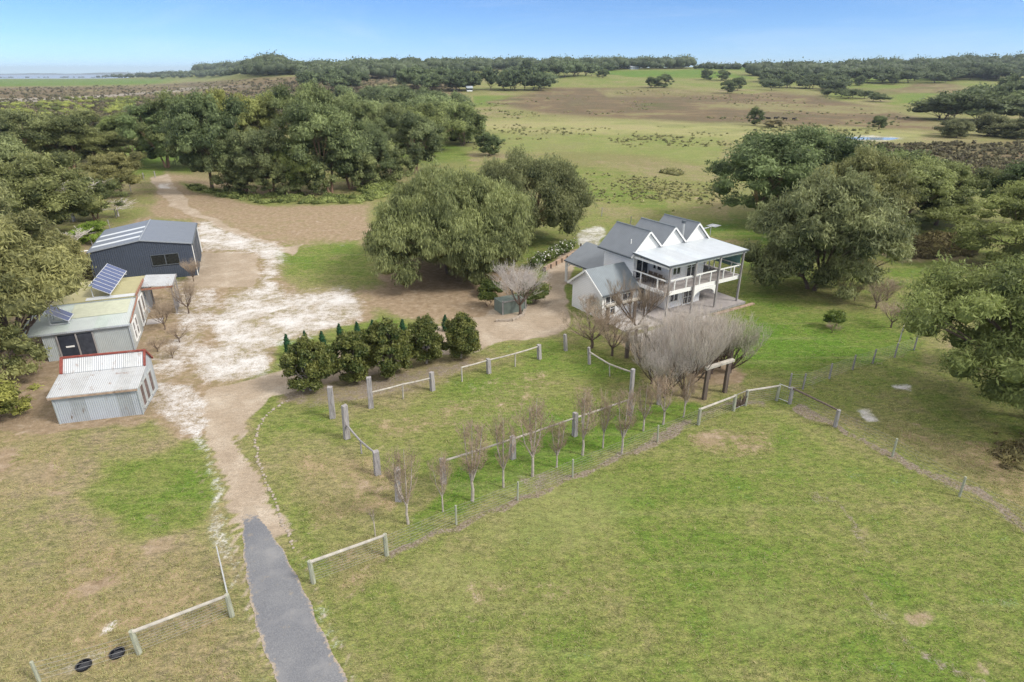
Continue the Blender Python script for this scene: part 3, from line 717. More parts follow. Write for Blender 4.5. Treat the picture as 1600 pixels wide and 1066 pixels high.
# --- the grove across the track
G_='gums of the grove beyond the yard'
for k,(u,v,h,r,c,lb,ki) in enumerate([
 (262,262,14,7.5,(.72,.92,.75),'leftmost gum of the grove, its crown over the farm track',1),
 (332,298,16.3,7.2,(.75,.92,.78),'tall gum with a dark leaning trunk at the left end of the grove',0),
 (385,302,10.5,4.6,(.85,.98,.85),'short gum right of the leaning trunk',1),
 (425,304,11.5,4.8,(.9,1.,.9),'slim gum left of the middle of the grove',3),
 (468,303,9.6,4.2,(.95,1.1,.7),'low yellow-green gum in the middle of the grove front',1),
 (515,302,15.5,6.4,(.82,.97,.8),'tall gum with pink trunks in the middle of the grove',3),
 (548,296,12.5,5.2,(.8,.95,.85),'gum right of the pink trunks',1),
 (583,288,10.5,5.0,(.62,.75,.65),'dark tangled gum at the right end of the grove front',2),
 (648,272,12.4,6.0,(.8,.92,.82),'gum standing alone right of the grove before the yellow field',3),
 (300,262,15.6,8.,(.82,.93,.72),'tall gum behind the leaning trunk',2),
 (365,262,16.2,7.5,(1.05,1.08,.68),'yellow-green gum at the back of the grove',0),
 (425,258,15.2,7.2,(.98,1.05,.72),'olive gum at the back left of the grove middle',2),
 (490,262,17.5,8,(.8,.93,.75),'tallest gum at the back of the grove middle',0),
 (560,262,15.5,7.5,(.8,.93,.78),'gum at the back right of the grove',2),
 (610,250,13,6.8,(.85,.95,.8),'gum behind the dark tangled gum',0),
 (668,236,12.5,7.5,(.85,.96,.72),'gum at the field edge behind the lone grove gum',1),
 (210,252,11,7,(.75,.9,.6),'dark olive gum left of the track at the grove',2),
 ]): gum(hi[ki],u,v,h,r,lb,c)
for k,(u,v,h,r,lb) in enumerate([(362,304,6.5,3.2,'low leafy gum between the leaning trunk and the slim gum'),(398,305,5.5,2.8,'short bushy gum at the foot of the slim grove gum'),(447,306,6.0,3.0,'low bushy gum left of the yellow-green grove gum'),(497,304,6.8,3.2,'bushy young gum just left of the pink trunks'),(565,297,7.2,3.6,'bushy young gum near the right end of the grove'),(612,288,7.5,3.6,'young gum between the grove and the lone gum by the field')]):
    gum(mid[k%3],u,v,h,r,lb,(1.0,1.1,.92))
n_far=0
def belt(n,poly_u,poly_v,h,r,lab,grp,col=(.75,.88,.8),protos=low,jit=.25):
    global n_far
    for i in range(n):
        u=random.uniform(*poly_u); f=(u-poly_u[0])/(poly_u[1]-poly_u[0]); v=poly_v[0]+(poly_v[1]-poly_v[0])*f+random.uniform(-1,1)*poly_v[2]
        hh=h*random.uniform(1-jit,1+jit); rr=r*random.uniform(1-jit,1+jit); k=random.uniform(.85,1.15)
        L=P(u,v)
        gum(random.choice(protos),0,0,hh,rr,lab,tuple(x*k for x in col),group=grp,loc=L); n_far+=1
belt(14,(560,735),(228,222,7),10.5,6.5,'gum in the wood that closes the yellow field on the left','gums left of the yellow field',(.82,.95,.75),mid)
belt(14,(585,715),(205,205,9),11,7.5,'dark gum in the middle wood above the grove','gums of the middle wood',(.7,.84,.72),mid)
belt(14,(640,720),(188,184,8),11,7.5,'gum in the upper middle wood left of the brown paddock','gums of the upper middle wood',(.66,.8,.7),mid)
belt(14,(540,640),(172,170,6),11,7,'gum on the heath edge behind the middle wood','gums on the heath edge',(.62,.76,.68),mid)
belt(7,(395,520),(176,176,5),9,6,'grey-green gum on the heath above the grove','gums on the heath above the grove',(.62,.72,.66),mid)
belt(20,(700,868),(143,139,2.5),14,9,'gum of the wood at the top left corner of the brown paddock','gums at the paddock corner',(.50,.65,.60))
belt(22,(480,700),(140,139,5),14,10,'gum on the rise left of the paddock corner','gums on the left rise',(.55,.7,.62))
belt(20,(800,960),(121,118,2),15,10,'gum of the wood below the skyline left of the green hill field','gums below the skyline',(.50,.64,.62))
belt(9,(1455,1600),(186,191,3),11,8.5,'dark gum of the thick wood at the right edge, middle distance','gums of the right edge wood',(.48,.58,.5))
belt(12,(1480,1640),(172,174,4),12,9.5,'dark gum at the back of the thick right edge wood','gums at the back of the right edge wood',(.45,.56,.5))
belt(9,(1550,1680),(152,155,4),13,10,'dark gum on the slope behind the right edge wood','gums on the right slope',(.45,.56,.5))
belt(9,(1465,1600),(212,214,4),6.5,5,'grey scrubby tree below the right edge wood','scrub below the right edge wood',(.75,.78,.72),mid)
belt(16,(1195,1330),(138,143,3),11,9,'dark tree of the scattered clump right of the brown paddock','scattered clump right of the paddock',(.48,.60,.55))
belt(9,(1290,1380),(150,158,2),6,5,'low dark tree along the creek line','trees on the creek line',(.48,.58,.5))
belt(26,(1190,1480),(127,128,2.5),12,10,'tree of the long belt across the right hill','trees of the long belt',(.50,.62,.6))
belt(26,(1440,1650),(124,126,3),14,12,'tree of the dark wood on the right hill','trees of the dark hill wood',(.46,.58,.56))
for (u,v,h,r,lb) in [(1017,137,9,7,'pair-left dark tree standing in the brown paddock'),(1036,137,11,8,'pair-right dark tree standing in the brown paddock'),
 (1137,146,10,6,'lone dark tree at the right side of the brown paddock'),(1152,142,11,7.5,'dark tree touching the lone paddock tree'),(1104,125,11,8,'round tree under the green hill field'),(1129,126,11,8,'second round tree under the green hill field'),
 (942,122,9,8,'small dark tree left of the green hill field'),(1342,134,9,6,'small lone tree on the right green slope'),(1396,132,9,6,'dark bush alone on the right green slope'),
 (1373,202,5,3.6,'small lone tree beyond the pond'),(1180,196,7,3.4,'tree beside the grey fallen scrub in the yellow field'),
 (1302,141,8,8,'rounded tree left of the right green slope')]:
    gum(mid[n_far%3],u,v,h,r,lb,(.5,.62,.5)); n_far+=1
gum(mid[2],765,243,5.6,3.9,'small dark bushy tree alone in the yellow field',(.55,.7,.55))
gum(mid[1],1207,199,3.2,5.5,'low grey fallen scrub in the yellow field',(1.1,.95,1.0),name='bush',cat='bush')
print('far trees',n_far)
# far off woods that read as one mass
def wood(name,label,spec,tint=(.5,.62,.62)):
    pf=[]
    for (n,u0,u1,v0,v1,jv,h,r) in spec:
        for i in range(n):
            u=random.uniform(u0,u1); f=(u-u0)/(u1-u0); L=P(u,v0+(v1-v0)*f+random.uniform(-jv,jv)); s=random.uniform(.7,1.25)
            for q in range(3):
                pf.append((L.x+random.uniform(-r,r)*.7,L.y+random.uniform(-r,r)*.7,L.z+h*s*random.uniform(.45,.72),r*s*random.uniform(.5,.8)))
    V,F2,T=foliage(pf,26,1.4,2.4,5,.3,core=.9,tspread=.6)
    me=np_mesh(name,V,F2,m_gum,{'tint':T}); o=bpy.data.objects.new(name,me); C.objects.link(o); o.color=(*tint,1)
    props(o,label,'woodland',kind='stuff')
wood('distant_woodland','dark band of far woodland on the skyline left of the paddock',[(330,250,700,121,108,3,13,9),(150,255,430,112,110,1.5,16,14),(170,480,760,127,112,3,13,9)])
wood('distant_woodland','woodland strip on the skyline behind the green hill field',[(200,700,960,107,109,2,13,10),(160,950,1075,108,106.5,1.2,13,9),(60,560,740,100,107,2,13,10)])
wood('distant_woodland','scattered woodland over the right hill top and skyline',[(190,1180,1560,116,119,3,10,10),(46,1085,1240,107.8,108.6,.4,6,6),(60,1240,1480,108,110,.8,8,7),(120,1330,1650,110,115,3,13,11),(90,1480,1650,107,110,2,15,13)])
wood('far_shore_trees','small dark trees on the far left plain by the lake',[(30,150,250,122,122,.7,13,9),(20,0,150,122.5,122.5,.3,5,7),(30,210,280,122,119,1,13,10)],(.45,.55,.6))
# heath scrub cover on the left
def scatter_scrub(name,label,regions,col,mat,seed,nleaf=16,lw=.5,ll=.8,clus=False):
    r=random.Random(seed); pf=[]
    for (n,poly,rr) in regions:
        us=[p[0] for p in poly]; vs=[p[1] for p in poly]
        c=0
        while c<n:
            u=r.uniform(min(us),max(us)); v_=r.uniform(min(vs),max(vs)); ins=False
            for i in range(len(poly)):
                a=poly[i]; b=poly[(i+1)%len(poly)]
                if (a[1]>v_)!=(b[1]>v_) and u<(b[0]-a[0])*(v_-a[1])/(b[1]-a[1])+a[0]: ins=not ins
            if not ins: continue
            L=P(u,v_)
            if clus and float(vnoise(np.array([L.x]),np.array([L.y]),.03,5)[0]+.6*vnoise(np.array([L.x]),np.array([L.y]),.12,6)[0])<.95+r.uniform(-.1,.1): continue
            c+=1; s=rr*r.uniform(.3,1.6); pf.append((L.x,L.y,L.z+s*.25,s))
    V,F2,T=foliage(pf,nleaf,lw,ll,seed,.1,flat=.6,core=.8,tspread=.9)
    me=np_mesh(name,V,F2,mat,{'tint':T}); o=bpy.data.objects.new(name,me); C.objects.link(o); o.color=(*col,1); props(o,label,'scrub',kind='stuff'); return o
scatter_scrub('heath_scrub','grey-brown heath covering the plain beyond the left trees',[(5200,[(-100,140),(250,132),(420,124),(640,116),(720,135),(600,170),(400,190),(100,205),(-100,210)],1.1),(900,[(1345,226),(1640,222),(1660,300),(1540,288),(1440,258)],.7)],(1.0,1.05,.9),m_heath,3)
scatter_scrub('yellow_scrub','yellow-green scrub patches on the left heath',[(190,[(-60,165),(30,162),(140,152),(200,160),(150,178),(40,182),(-60,195)],2.2),(80,[(190,150),(230,155),(180,178),(160,182)],2.)],(1.0,1.10,.50),m_gum,4)
scatter_scrub('paddock_scrub','low dark shrubs dotted over the brown and yellow paddocks',[(420,[(760,160),(1000,140),(1290,152),(1480,200),(1300,215),(1100,200),(760,190)],.6),(300,[(900,235),(1100,260),(1150,340),(1000,320)],.25),(700,[(740,160),(1000,165),(1330,195),(1330,215),(1100,230),(740,235)],.42),(200,[(900,262),(1000,275),(1090,300),(1050,345),(930,330)],.2),(150,[(1000,245),(1080,258),(1060,275),(990,262)],.6)],(.95,.92,.8),m_gum,5,nleaf=12,lw=.22,ll=.32,clus=True)
scatter_scrub('grove_undergrowth','green undergrowth below the grove trees',[(240,[(285,288),(400,303),(560,306),(600,290),(640,300),(560,318),(420,320),(300,300)],.55),(60,[(560,280),(620,285),(590,308),(560,300)],.9)],(1.0,1.15,.75),m_gum,6,nleaf=60,lw=.14,ll=.35)
scatter_scrub('dry_undergrowth','brown dry undergrowth under the trees right of the lawn',[(90,[(1400,372),(1500,368),(1520,400),(1420,405)],.7),(40,[(1530,680),(1640,670),(1660,740),(1570,735)],.3),(60,[(60,400),(230,400),(230,430),(60,450)],.45)],(1.7,1.7,1.2),m_heath,8,nleaf=90,lw=.12,ll=.35)
#TREES_END
# ------------------------------------------------------------------ HOUSE (local x along the balcony, local y away from it)
ang=R_(32.3); HO=Vector((13.19,49.92,0))
house=thing('house','white two-storey weatherboard house with three steep grey gables and a wide balcony','house',HO,ang)
def hb(name,mat,*boxes,parent=house,bevel=0):
    m=MB()
    for b in boxes: m.box(*b)
    return m.build(name,mat,parent,bevel)
prof=[(0,0),(9.4,0),(9.4,5.38),(7.83,6.93),(6.27,5.38),(4.7,6.93),(3.13,5.38),(1.57,6.93),(0,5.38)]
w=MB(); w.prism(prof,'y',4.2,8.25); main_wall=w.build('wall',m_board,house)
gf=MB()
for c in (1.57,4.7,7.83): gf.prism([(c-1.56,5.22),(c+1.56,5.22),(c+1.56,5.36),(c,6.9),(c-1.56,5.36)],'y',4.165,4.197)
gf.build('gable_face',m_gable,house)
for i,c in enumerate((1.57,4.7,7.83)):
    r=MB(); y0,y1=3.98,8.55; t=.07
    dl=1.57 if i else 2.1; dr=1.57 if i<2 else 2.1; k=.985
    pk=(c,7.06)
    for sg,dd in ((-1,dl),(1,dr)):
        a=(c+sg*dd,7.06-dd*k)
        r.prism([(pk[0],pk[1]),(a[0],a[1]),(a[0],a[1]-.09),(pk[0],pk[1]-.09)],'y',y0,y1)
    rf=r.build('roof',m_roofg,house)
    q=MB(); q.tube([(c,y0-.02,7.07),(c,y1,7.07)],.07,6); 
    q.build('ridge_cap',m_roofx,rf)
    b=MB()
    for sg,dd in ((-1,dl if i==0 else 1.52),(1,dr if i==2 else 1.52)):
        b.beam((c+sg*.02,y0-.02,6.96),(c+sg*dd,y0-.02,6.96-dd*k),.04,.15)
    b.build('barge_board',m_white,rf)
g1=MB(); g1.box(-.66,-.50,3.98,8.55,4.86,4.98); g1.box(9.86,10.0,3.98,8.55,4.86,4.98); g1.build('gutter',m_gutter,house)
fl=MB(); fl.tube([(6.35,4.6,5.3),(6.35,4.6,7.1)],.14,10); fo=fl.build('chimney_flue',m_gatem,house)
cp_=MB(); cp_.tube([(6.35,4.6,7.1),(6.35,4.6,7.36)],.21,10); cp_.build('cowl',m_gutter,fo)
vt=MB(); vt.tube([(.35,5.1,5.6),(.35,5.1,6.25)],.05,8); vt.build('vent_pipe',m_white,house)
# verandah roof
vr=MB(); vr.slab((-.25,-.3,5.2),(9.75,-.3,5.2),(9.75,4.16,5.38),(-.25,4.16,5.38),.06); vro=vr.build('verandah_roof',m_roofl,house)
gg=MB(); gg.box(-.3,9.8,-.42,-.3,5.07,5.2); gg.prism([(-.3,5.06),(4.1,5.22),(4.1,5.36),(-.3,5.2)],'x',-.32,-.25); gg.prism([(-.3,5.06),(4.1,5.22),(4.1,5.36),(-.3,5.2)],'x',9.75,9.82); gg.build('gutter',m_gutter,vro)
fa=MB(); fa.box(-.15,9.65,-.22,-.16,4.86,5.06); fa.box(-.2,-.15,-.22,4.1,4.86,5.06); fa.box(9.65,9.7,-.22,4.1,4.86,5.06); fa.build('fascia',m_white,vro)
ln=MB(); ln.slab((-.14,-.15,5.08),(9.64,-.15,5.08),(9.64,4.1,5.22),(-.14,4.1,5.22),.03); ln.build('ceiling_lining',m_white,vro)
# balcony
bd=MB(); bd.box(-.05,9.45,-.02,4.16,2.62,2.74); bal=bd.build('balcony_floor',m_deck,house)
be=MB(); be.box(-.12,9.52,-.1,-.02,2.42,2.76); be.box(-.12,-.05,-.02,4.16,2.42,2.76); be.box(9.45,9.52,-.02,4.16,2.42,2.76)
for x in (1.9,3.9,5.9,7.9): be.box(x,x+.08,0,4.1,2.45,2.61)
be.build('edge_beam',m_white,bal)
px=[.05,3.15,6.25,9.35]
for x in px:
    hb('post',m_timber,(x-.085,x+.085,-.30,-.13,.0,5.06),bevel=.015)
for (x,y,z0,z1) in ((9.3,2.6,0,2.42),(.05,2.3,0,2.42),(9.3,4.0,0,5.0)): hb('white_post',m_white,(x-.07,x+.07,y-.07,y+.07,z0,z1))
def rail_run(a,b,n):
    a=Vector(a); b=Vector(b); t=MB(); t.beam(a+Vector((0,0,.98)),b+Vector((0,0,.98)),.09,.10); ro=t.build('railing',m_white,house)
    for k in range(n):
        q=a.lerp(b,(k+.5)/n) if n>0 else a
        s=MB(); s.beam(q,q+Vector((0,0,.93)),.09); s.build('baluster_post',m_white,ro)
    wq=MB()
    for h in (.2,.4,.6,.8): wq.tube([a+Vector((0,0,h)),b+Vector((0,0,h))],.006,3)
    wq.build('cable',m_wire,ro)
for x0,x1 in zip(px[:-1],px[1:]): rail_run((x0+.11,-.06,2.76),(x1-.11,-.06,2.76),2)
rail_run((-.08,-.02,2.76),(-.08,4.1,2.76),2); rail_run((9.42,-.02,2.76),(9.42,4.0,2.76),2)
rail_run((7.2,2.6,2.76),(9.3,2.6,2.76),1)
m_screen=simple('green_screen_glass',(.16,.30,.28),.15,var=.1,spec=.8)
hb('wind_screen',m_screen,(9.56,9.59,.2,4.0,3.35,4.86))
# bay rooms
hb('bay_wall',m_board,(1.95,6.4,1.75,4.19,2.745,5.12)); 
hb('lower_bay_wall',m_board,(1.95,6.4,1.75,4.19,.26,2.44))
cb=MB()
for x in (1.93,6.3): cb.box(x,x+.12,1.71,1.76,2.75,4.86)
cb.build('corner_board',m_white,house)
def window(x0,x1,z0,z1,y,face='y',sg=-1,name='window',mull=1,bar=0,parent=house,fm=m_white,gm=m_glass,fw=.1):
    """frame proud of a wall; y is the wall plane; sg outward side"""
    f_=MB(); p_=MB()
    def B(m,a,b,c,d,o0,o1):
        lo,hi_=sorted((y+sg*o0,y+sg*o1))
        if face=='y': m.box(a,b,lo,hi_,c,d)
        else: m.box(lo,hi_,a,b,c,d)
    B(f_,x0-fw,x1+fw,z1,z1+fw,.0,.07); B(f_,x0-fw,x1+fw,z0-fw,z0,.0,.09); B(f_,x0-fw,x0,z0,z1,.0,.07); B(f_,x1,x1+fw,z0,z1,.0,.07)
    for k in range(mull):
        c=x0+(x1-x0)*(k+1)/(mull+1); B(f_,c-.045,c+.045,z0,z1,.0,.06)
    for k in range(bar):
        c=z0+(z1-z0)*(k+1)/(bar+1); B(f_,x0,x1,c-.02,c+.02,.026,.05)
    B(p_,x0,x1,z0,z1,.004,.025)
    o=f_.build(name,fm,parent); p_.build('pane',gm,o); return o
window(2.5,3.35,3.45,4.65,1.75,mull=1)
window(4.25,5.35,2.9,4.8,1.75,name='french_door',mull=1,bar=1,fw=.14)
window(.35,1.75,2.85,4.75,4.2,name='sliding_door',mull=1)
window(2.6,3.1,3.7,4.3,1.95,face='x',mull=0); window(3.3,3.6,3.7,4.3,1.95,face='x',mull=0)
window(6.9,8.6,2.85,4.75,4.2,name='sliding_door',mull=1)
window(4.2,5.4,.35,2.2,1.75,name='french_door',mull=1,bar=2,fw=.12)
window(2.5,3.4,.9,2.1,1.75,mull=1)
window(.4,1.5,.5,2.1,4.2,mull=1); window(7.0,8.8,.35,2.2,4.2,name='french_door',mull=2)
# arch between posts
ar=MB(); n=14; x0,x1=3.3,6.1
for k in range(n):
    a0=k/n;a1=(k+1)/n; f0=lambda a: 1.55+.72*math.sqrt(max(0,1-(2*a-1)**2))
    xa=x0+(x1-x0)*a0; xb=x0+(x1-x0)*a1
    ar.prism([(xa,f0(a0)),(xb,f0(a1)),(xb,2.42),(xa,2.42)],'y',-.2,-.14)
ar.build('arch_valance',m_white,house)
# ground deck, steps
hb('ground_deck',m_deck,(-.3,9.9,-.75,4.18,.12,.25))
hb('deck_edge',m_timber,(-.32,9.92,-.81,-.755,.02,.24),(9.905,9.96,-.75,4.1,.02,.24),(-.36,-.305,-.75,3.2,.02,.24))
hb('lower_step',m_sleeper,(5.2,10.6,-1.35,-1.05,.0,.12))
# garage wing at the left, gable facing left
gw=MB(); gw.prism([(3.3,0),(7.57,0),(7.57,2.5),(5.45,4.02),(3.3,2.5)],'x',-4.2,-.01); wing=gw.build('wing_wall',m_board,house)
wr=MB(); k=.71
for sg,y1_ in ((-1,3.0),(1,7.95)):
    dd=abs(y1_-5.45); wr.prism([(5.45,4.13),(y1_,4.13-dd*k),(y1_,4.13-dd*k-.07),(5.45,4.06)],'x',-4.5,-.01)
wro=wr.build('wing_roof',m_roofx,house)
b=MB()
for sg,dd in ((-1,2.45),(1,2.5)): b.beam((-4.53,5.45,4.02),(-4.53,5.45+sg*dd,4.02-dd*k),.05,.17)
b.build('barge_board',m_white,wro)
b=MB(); b.box(-4.5,-.3,2.86,2.98,2.26,2.38); b.build('gutter',m_gutter,wro)
window(-3.85,-2.75,.3,2.05,3.3,name='french_door',mull=1,bar=2)
window(-1.9,-.7,.9,2.0,3.3,mull=1,bar=1)
hb('corner_board',m_white,(-4.23,-4.13,3.26,3.36,0,2.3))
d_=MB(); d_.tube([(-.1,4.1,4.9),(-.1,4.1,2.9)],.045,6); d_.tube([(-.2,3.2,2.3),(-.2,3.2,.1)],.045,6); d_.build('downpipe',m_white,house)
# rear wing and carport
rw=MB(); rw.prism([(0,0),(4.8,0),(4.8,2.45),(2.4,3.75),(0,2.45)],'y',8.26,11.4); rw.build('rear_wing_wall',m_board,house)
rr=MB()
for sg in (-1,1):
    dd=2.8; rr.prism([(2.4,3.86),(2.4+sg*dd,3.86-dd*.55),(2.4+sg*dd,3.79-dd*.55),(2.4,3.79)],'y',8.6,13.9)
rro=rr.build('carport_roof',m_roofg,house)
b=MB(); b.box(-.5,-.41,8.6,13.9,2.22,2.34); b.build('gutter',m_gutter,rro)
b=MB(); b.box(-.32,-.24,11.4,13.8,2.02,2.2); b.build('beam',m_white,rro)
for (x,y) in ((-.28,13.7),(4.7,13.7)): hb('carport_post',m_white,(x-.1,x+.1,y-.1,y+.1,0,2.3))
br=MB(); br.beam((-.28,13.6,1.6),(-.28,13.0,2.1),.06,.1); br.build('bracket',m_white,house)
hb('carport_slab',m_paving,(-.4,4.9,11.42,13.9,.0,.05))
pv=MB(); pv.box(-4.3,-.4,-.2,3.25,0,.05); pv.box(-4.6,4.6,-2.6,-.9,0,.04); props(pv.build('paving',m_paving),kind='structure'); pvo=bpy.data.objects['paving']; pvo.location=HO; pvo.rotation_euler=(0,0,ang)
def HL(x,y,z=0):
    return HO+Matrix.Rotation(ang,3,'Z')@Vector((x,y,z))
# balcony furniture
def chair(loc,rz,label):
    t=thing('outdoor_chair',label,'chair',loc,rz,'dark chairs on the balcony')
    s=MB(); s.box(-.24,.24,-.24,.24,.41,.46); s.build('seat',m_dark_timber,t)
    s=MB(); s.box(-.24,.24,.2,.25,.5,.92); s.build('backrest',m_dark_timber,t)
    for a in (-.2,.2):
        for b in (-.2,.2): s=MB(); s.box(a-.025,a+.025,b-.025,b+.025,0,.41); s.build('leg',m_dark_timber,t)
    return t
lb='dark outdoor chair on the balcony against the bay wall'
ch=chair(HL(1.35,1.9,2.745),ang+R_(90),lb)
for y in (2.5,3.1): dup(ch,HL(1.35,y,2.745),ang+R_(90))
t=dup(ch,HL(.55,3.3,2.745),ang,'dark outdoor chair in front of the balcony sliding door')
t=dup(ch,HL(.1+.45,1.3,2.745),ang+R_(180),'dark outdoor chair by the left corner of the balcony rail')
t=thing('outdoor_table','low dark outdoor table on the balcony beside the bay wall','table',HL(.75,2.4,2.745),ang)
s=MB(); s.box(-.35,.35,-.7,.7,.68,.73); s.build('tabletop',m_dark_timber,t)
for a in (-.3,.3):
    for b in (-.6,.6): s=MB(); s.box(a-.03,a+.03,b-.03,b+.03,0,.68); s.build('leg',m_dark_timber,t)
# antenna behind the house at its right end
L=P(1133,392,0); t=thing('television_antenna','tall thin television antenna on a mast behind the right end of the house','antenna',HL(10.6,4.9,0),ang+.2)
s=MB(); s.tube([(0,0,0),(0,0,6.3)],.03,6); s.build('mast',m_gatem,t)
s=MB(); s.tube([(-1.3,0,6.2),(1.1,0,6.2)],.035,5)
for k in range(7): s.tube([(.0+k*.17,-.5,6.21),(.0+k*.17,.5,6.21)],.026,4)
s.tube([(-1.2,-.25,6.21),(-1.2,.25,6.21)],.022,4); s.tube([(-.8,-.25,6.21),(-.8,.25,6.21)],.022,4); s.build('aerial',m_alu,t)
# ------------------------------------------------------------------ METAL SHED
ms=thing('steel_shed','large charcoal steel shed with three white skylight strips in its roof','shed',(-42.37,59.93,0),R_(22.8))
Wd,Dp,EH,PH=9.22,10.3,3.5,4.25
w=MB(); w.prism([(0,0),(Wd,0),(Wd,EH),(Wd/2,PH),(0,EH)],'y',0,Dp); w.build('wall',m_shedw,ms)
w=MB(); w.box(Wd+.001,Wd+.02,0.1,Dp-.1,.1,EH-.05); w.build('side_wall',m_shedwy,ms)
sl=(PH-EH)/(Wd/2)
for sg in (-1,1):
    x1=Wd/2+sg*(Wd/2+.12); z1=PH-(Wd/2+.12)*sl
    r=MB(); r.prism([(Wd/2,PH+.08),(x1,z1+.08),(x1,z1+.02),(Wd/2,PH+.02)],'y',-.1,Dp+.1); ro=r.build('roof',m_shedr,ms)
    if sg<0:
        for y in (1.5,3.9,6.3):
            k=MB(); k.prism([(Wd/2-.15,PH+.1-.15*sl),(x1+.1,z1+.1),(x1+.1,z1+.085),(Wd/2-.15,PH+.085-.15*sl)],'y',y,y+.75); k.build('skylight',m_sky,ro)
tr=MB(); tr.tube([(Wd/2,-.1,PH+.1),(Wd/2,Dp+.1,PH+.1)],.06,6); tr.beam((-.1,-.13,EH+.04),(Wd/2,-.13,PH+.06),.05,.12); tr.beam((Wd/2,-.13,PH+.06),(Wd+.1,-.13,EH+.04),.05,.12); tr.build('flashing',simple('grey_flashing',(.30,.33,.37),.4,var=.05),ms)
window(5.3,7.8,1.55,2.6,0,name='window',mull=1,parent=ms,fm=m_gutter,gm=simple('open_window_dark',(.02,.022,.02),.4,var=.5,scale=4),fw=.06)
window(1.0,4.2,.05,2.9,Wd,face='x',sg=1,name='roller_door',mull=0,parent=ms,fm=m_gutter,gm=m_shedwy)
window(5.6,8.8,.05,2.9,Wd,face='x',sg=1,name='roller_door',mull=0,parent=ms,fm=m_gutter,gm=m_shedwy)
b=MB(); b.box(Wd+.03,Wd+.13,Dp-.1,Dp+.02,0,EH); b.box(Wd+.03,Wd+.1,-.02,.1,0,EH); b.box(Wd+.021,Wd+.05,0,Dp,EH-.12,EH-.02); b.build('trim',m_white,ms)
b=MB(); b.box(Wd+.10,Wd+.22,-.1,Dp+.1,EH-.10,EH+.02); b.box(-.22,-.10,-.1,Dp+.1,EH-.10,EH+.02); b.tube([(-.14,.1,EH-.1),(-.14,.1,.1)],.05,6); b.build('gutter',m_gutter,ms)
# ------------------------------------------------------------------ FRONT CORRUGATED SHED with red trim
fs=thing('corrugated_shed','small corrugated iron shed with red ridge trim and a patched pale roof, nearest the drive','shed',(-28.09,32.94,0),R_(14.7))
Wd,Dp=4.67,3.75
w=MB(); w.prism([(0,0),(2.1,0),(Dp,0),(Dp,2.2),(2.75,3.15),(2.1,2.30),(0,1.86)],'x',0,Wd); w.build('wall',m_gal,fs)
w=MB(); w.prism([(0.02,.02),(Dp-.02,.02),(Dp-.02,2.15),(2.75,3.05),(2.1,2.22),(.02,1.8)],'x',Wd+.002,Wd+.02); w.build('side_wall',m_galy,fs)
r=MB(); r.prism([(-.15,1.89),(2.1,2.37),(2.1,2.43),(-.15,1.95)],'x',-.18,Wd+.15); lr=r.build('lower_roof',m_galroof,fs)
r=MB(); r.box(.75,1.35,.55,1.0,2.115,2.13); 
r=MB()
for (a,b_,c,d) in ((.55,1.25,.75,.9),(.6,.85,.55,.68),(.95,1.15,.5,.62)): r.slab((a,c,1.975+c*.213),(b_,c,1.975+c*.213),(b_,d,1.975+d*.213),(a,d,1.975+d*.213),.008)
r.build('rust_patch',m_rusty if False else simple('old_tar_patch',(.16,.13,.12),.9,var=.4,scale=10),lr)
r=MB(); r.prism([(2.13,2.40),(2.75,3.20),(2.75,3.26),(2.13,2.46)],'x',.05,Wd+.0); r.build('upper_roof',m_galroof,fs)
r=MB(); r.prism([(2.77,3.19),(2.77,3.25),(Dp+.12,2.22),(Dp+.12,2.15)],'x',.05,Wd); r.build('rear_roof',m_galroof,fs)
r=MB(); r.box(-.1,Wd+.14,2.68,2.82,3.24,3.34); r.prism([(2.11,2.40),(2.72,3.20),(2.72,3.34),(2.11,2.54)],'x',-.13,.04); r.prism([(2.11,2.40),(2.72,3.20),(2.72,3.34),(2.11,2.54)],'x',Wd+.01,Wd+.15); r.prism([(2.84,3.16),(2.84,3.30),(Dp+.12,2.30),(Dp+.12,2.16)],'x',Wd+.03,Wd+.13); r.build('red_trim',m_red,fs)
r=MB(); r.box(-.16,Wd+.1,-.19,-.155,1.78,1.9); r.build('timber_fascia',m_sleeper,fs)
for y0 in (.25,1.15,2.2):
    window(y0+.12,y0+.72,.35,1.75,Wd+.02,face='x',sg=1,parent=fs,mull=0,fm=m_minty,gm=simple('old_boards',(.15,.11,.10),.9,var=.5,scale=5),fw=.08)
r=MB(); r.box(-.03,.06,-.04,-.004,0,1.85); r.box(Wd-.02,Wd+.06,-.05,-.004,0,1.85); r.build('corner_trim',m_mint,fs)
# ------------------------------------------------------------------ MIDDLE OLD SHED
od=thing('old_workshop','long old tin workshop with dark doors, pale green and yellow roofs and a porch','shed',(-34.95,41.9,0),R_(22))
W1,D1=5.75,4.5
w=MB(); w.prism([(0,0),(D1,0),(D1,2.78),(0,2.22)],'x',0,W1); w.build('wall',m_mint,od)
w=MB(); w.prism([(.02,.02),(D1-.02,.02),(D1-.02,2.7),(.02,2.16)],'x',W1+.002,W1+.02); w.build('side_wall',m_minty,od)
r=MB(); r.slab((-1.4,-.15,2.27),(W1+.12,-.15,2.27),(W1+.12,D1+.05,2.86),(-1.4,D1+.05,2.86),.06); r1=r.build('front_roof',m_mintr,od)
r=MB(); r.slab((1.5,1.9,2.56),(W1-.3,1.9,2.56),(W1-.3,4.4,2.89),(1.5,4.4,2.89),.01); r.build('light_roof_sheet',simple('pale_lime_sheet',(.50,.52,.40),.6,var=.1),r1)
r=MB(); r.prism([(-.15,2.29),(D1+.1,2.88),(D1+.1,3.02),(-.15,2.43)],'x',W1+.13,W1+.2); r.build('rusty_verge',m_rusty,r1)
w=MB(); w.box(-.6,W1-.1,D1+.01,D1+4.3,0,2.95); w.build('rear_wall',m_mint,od)
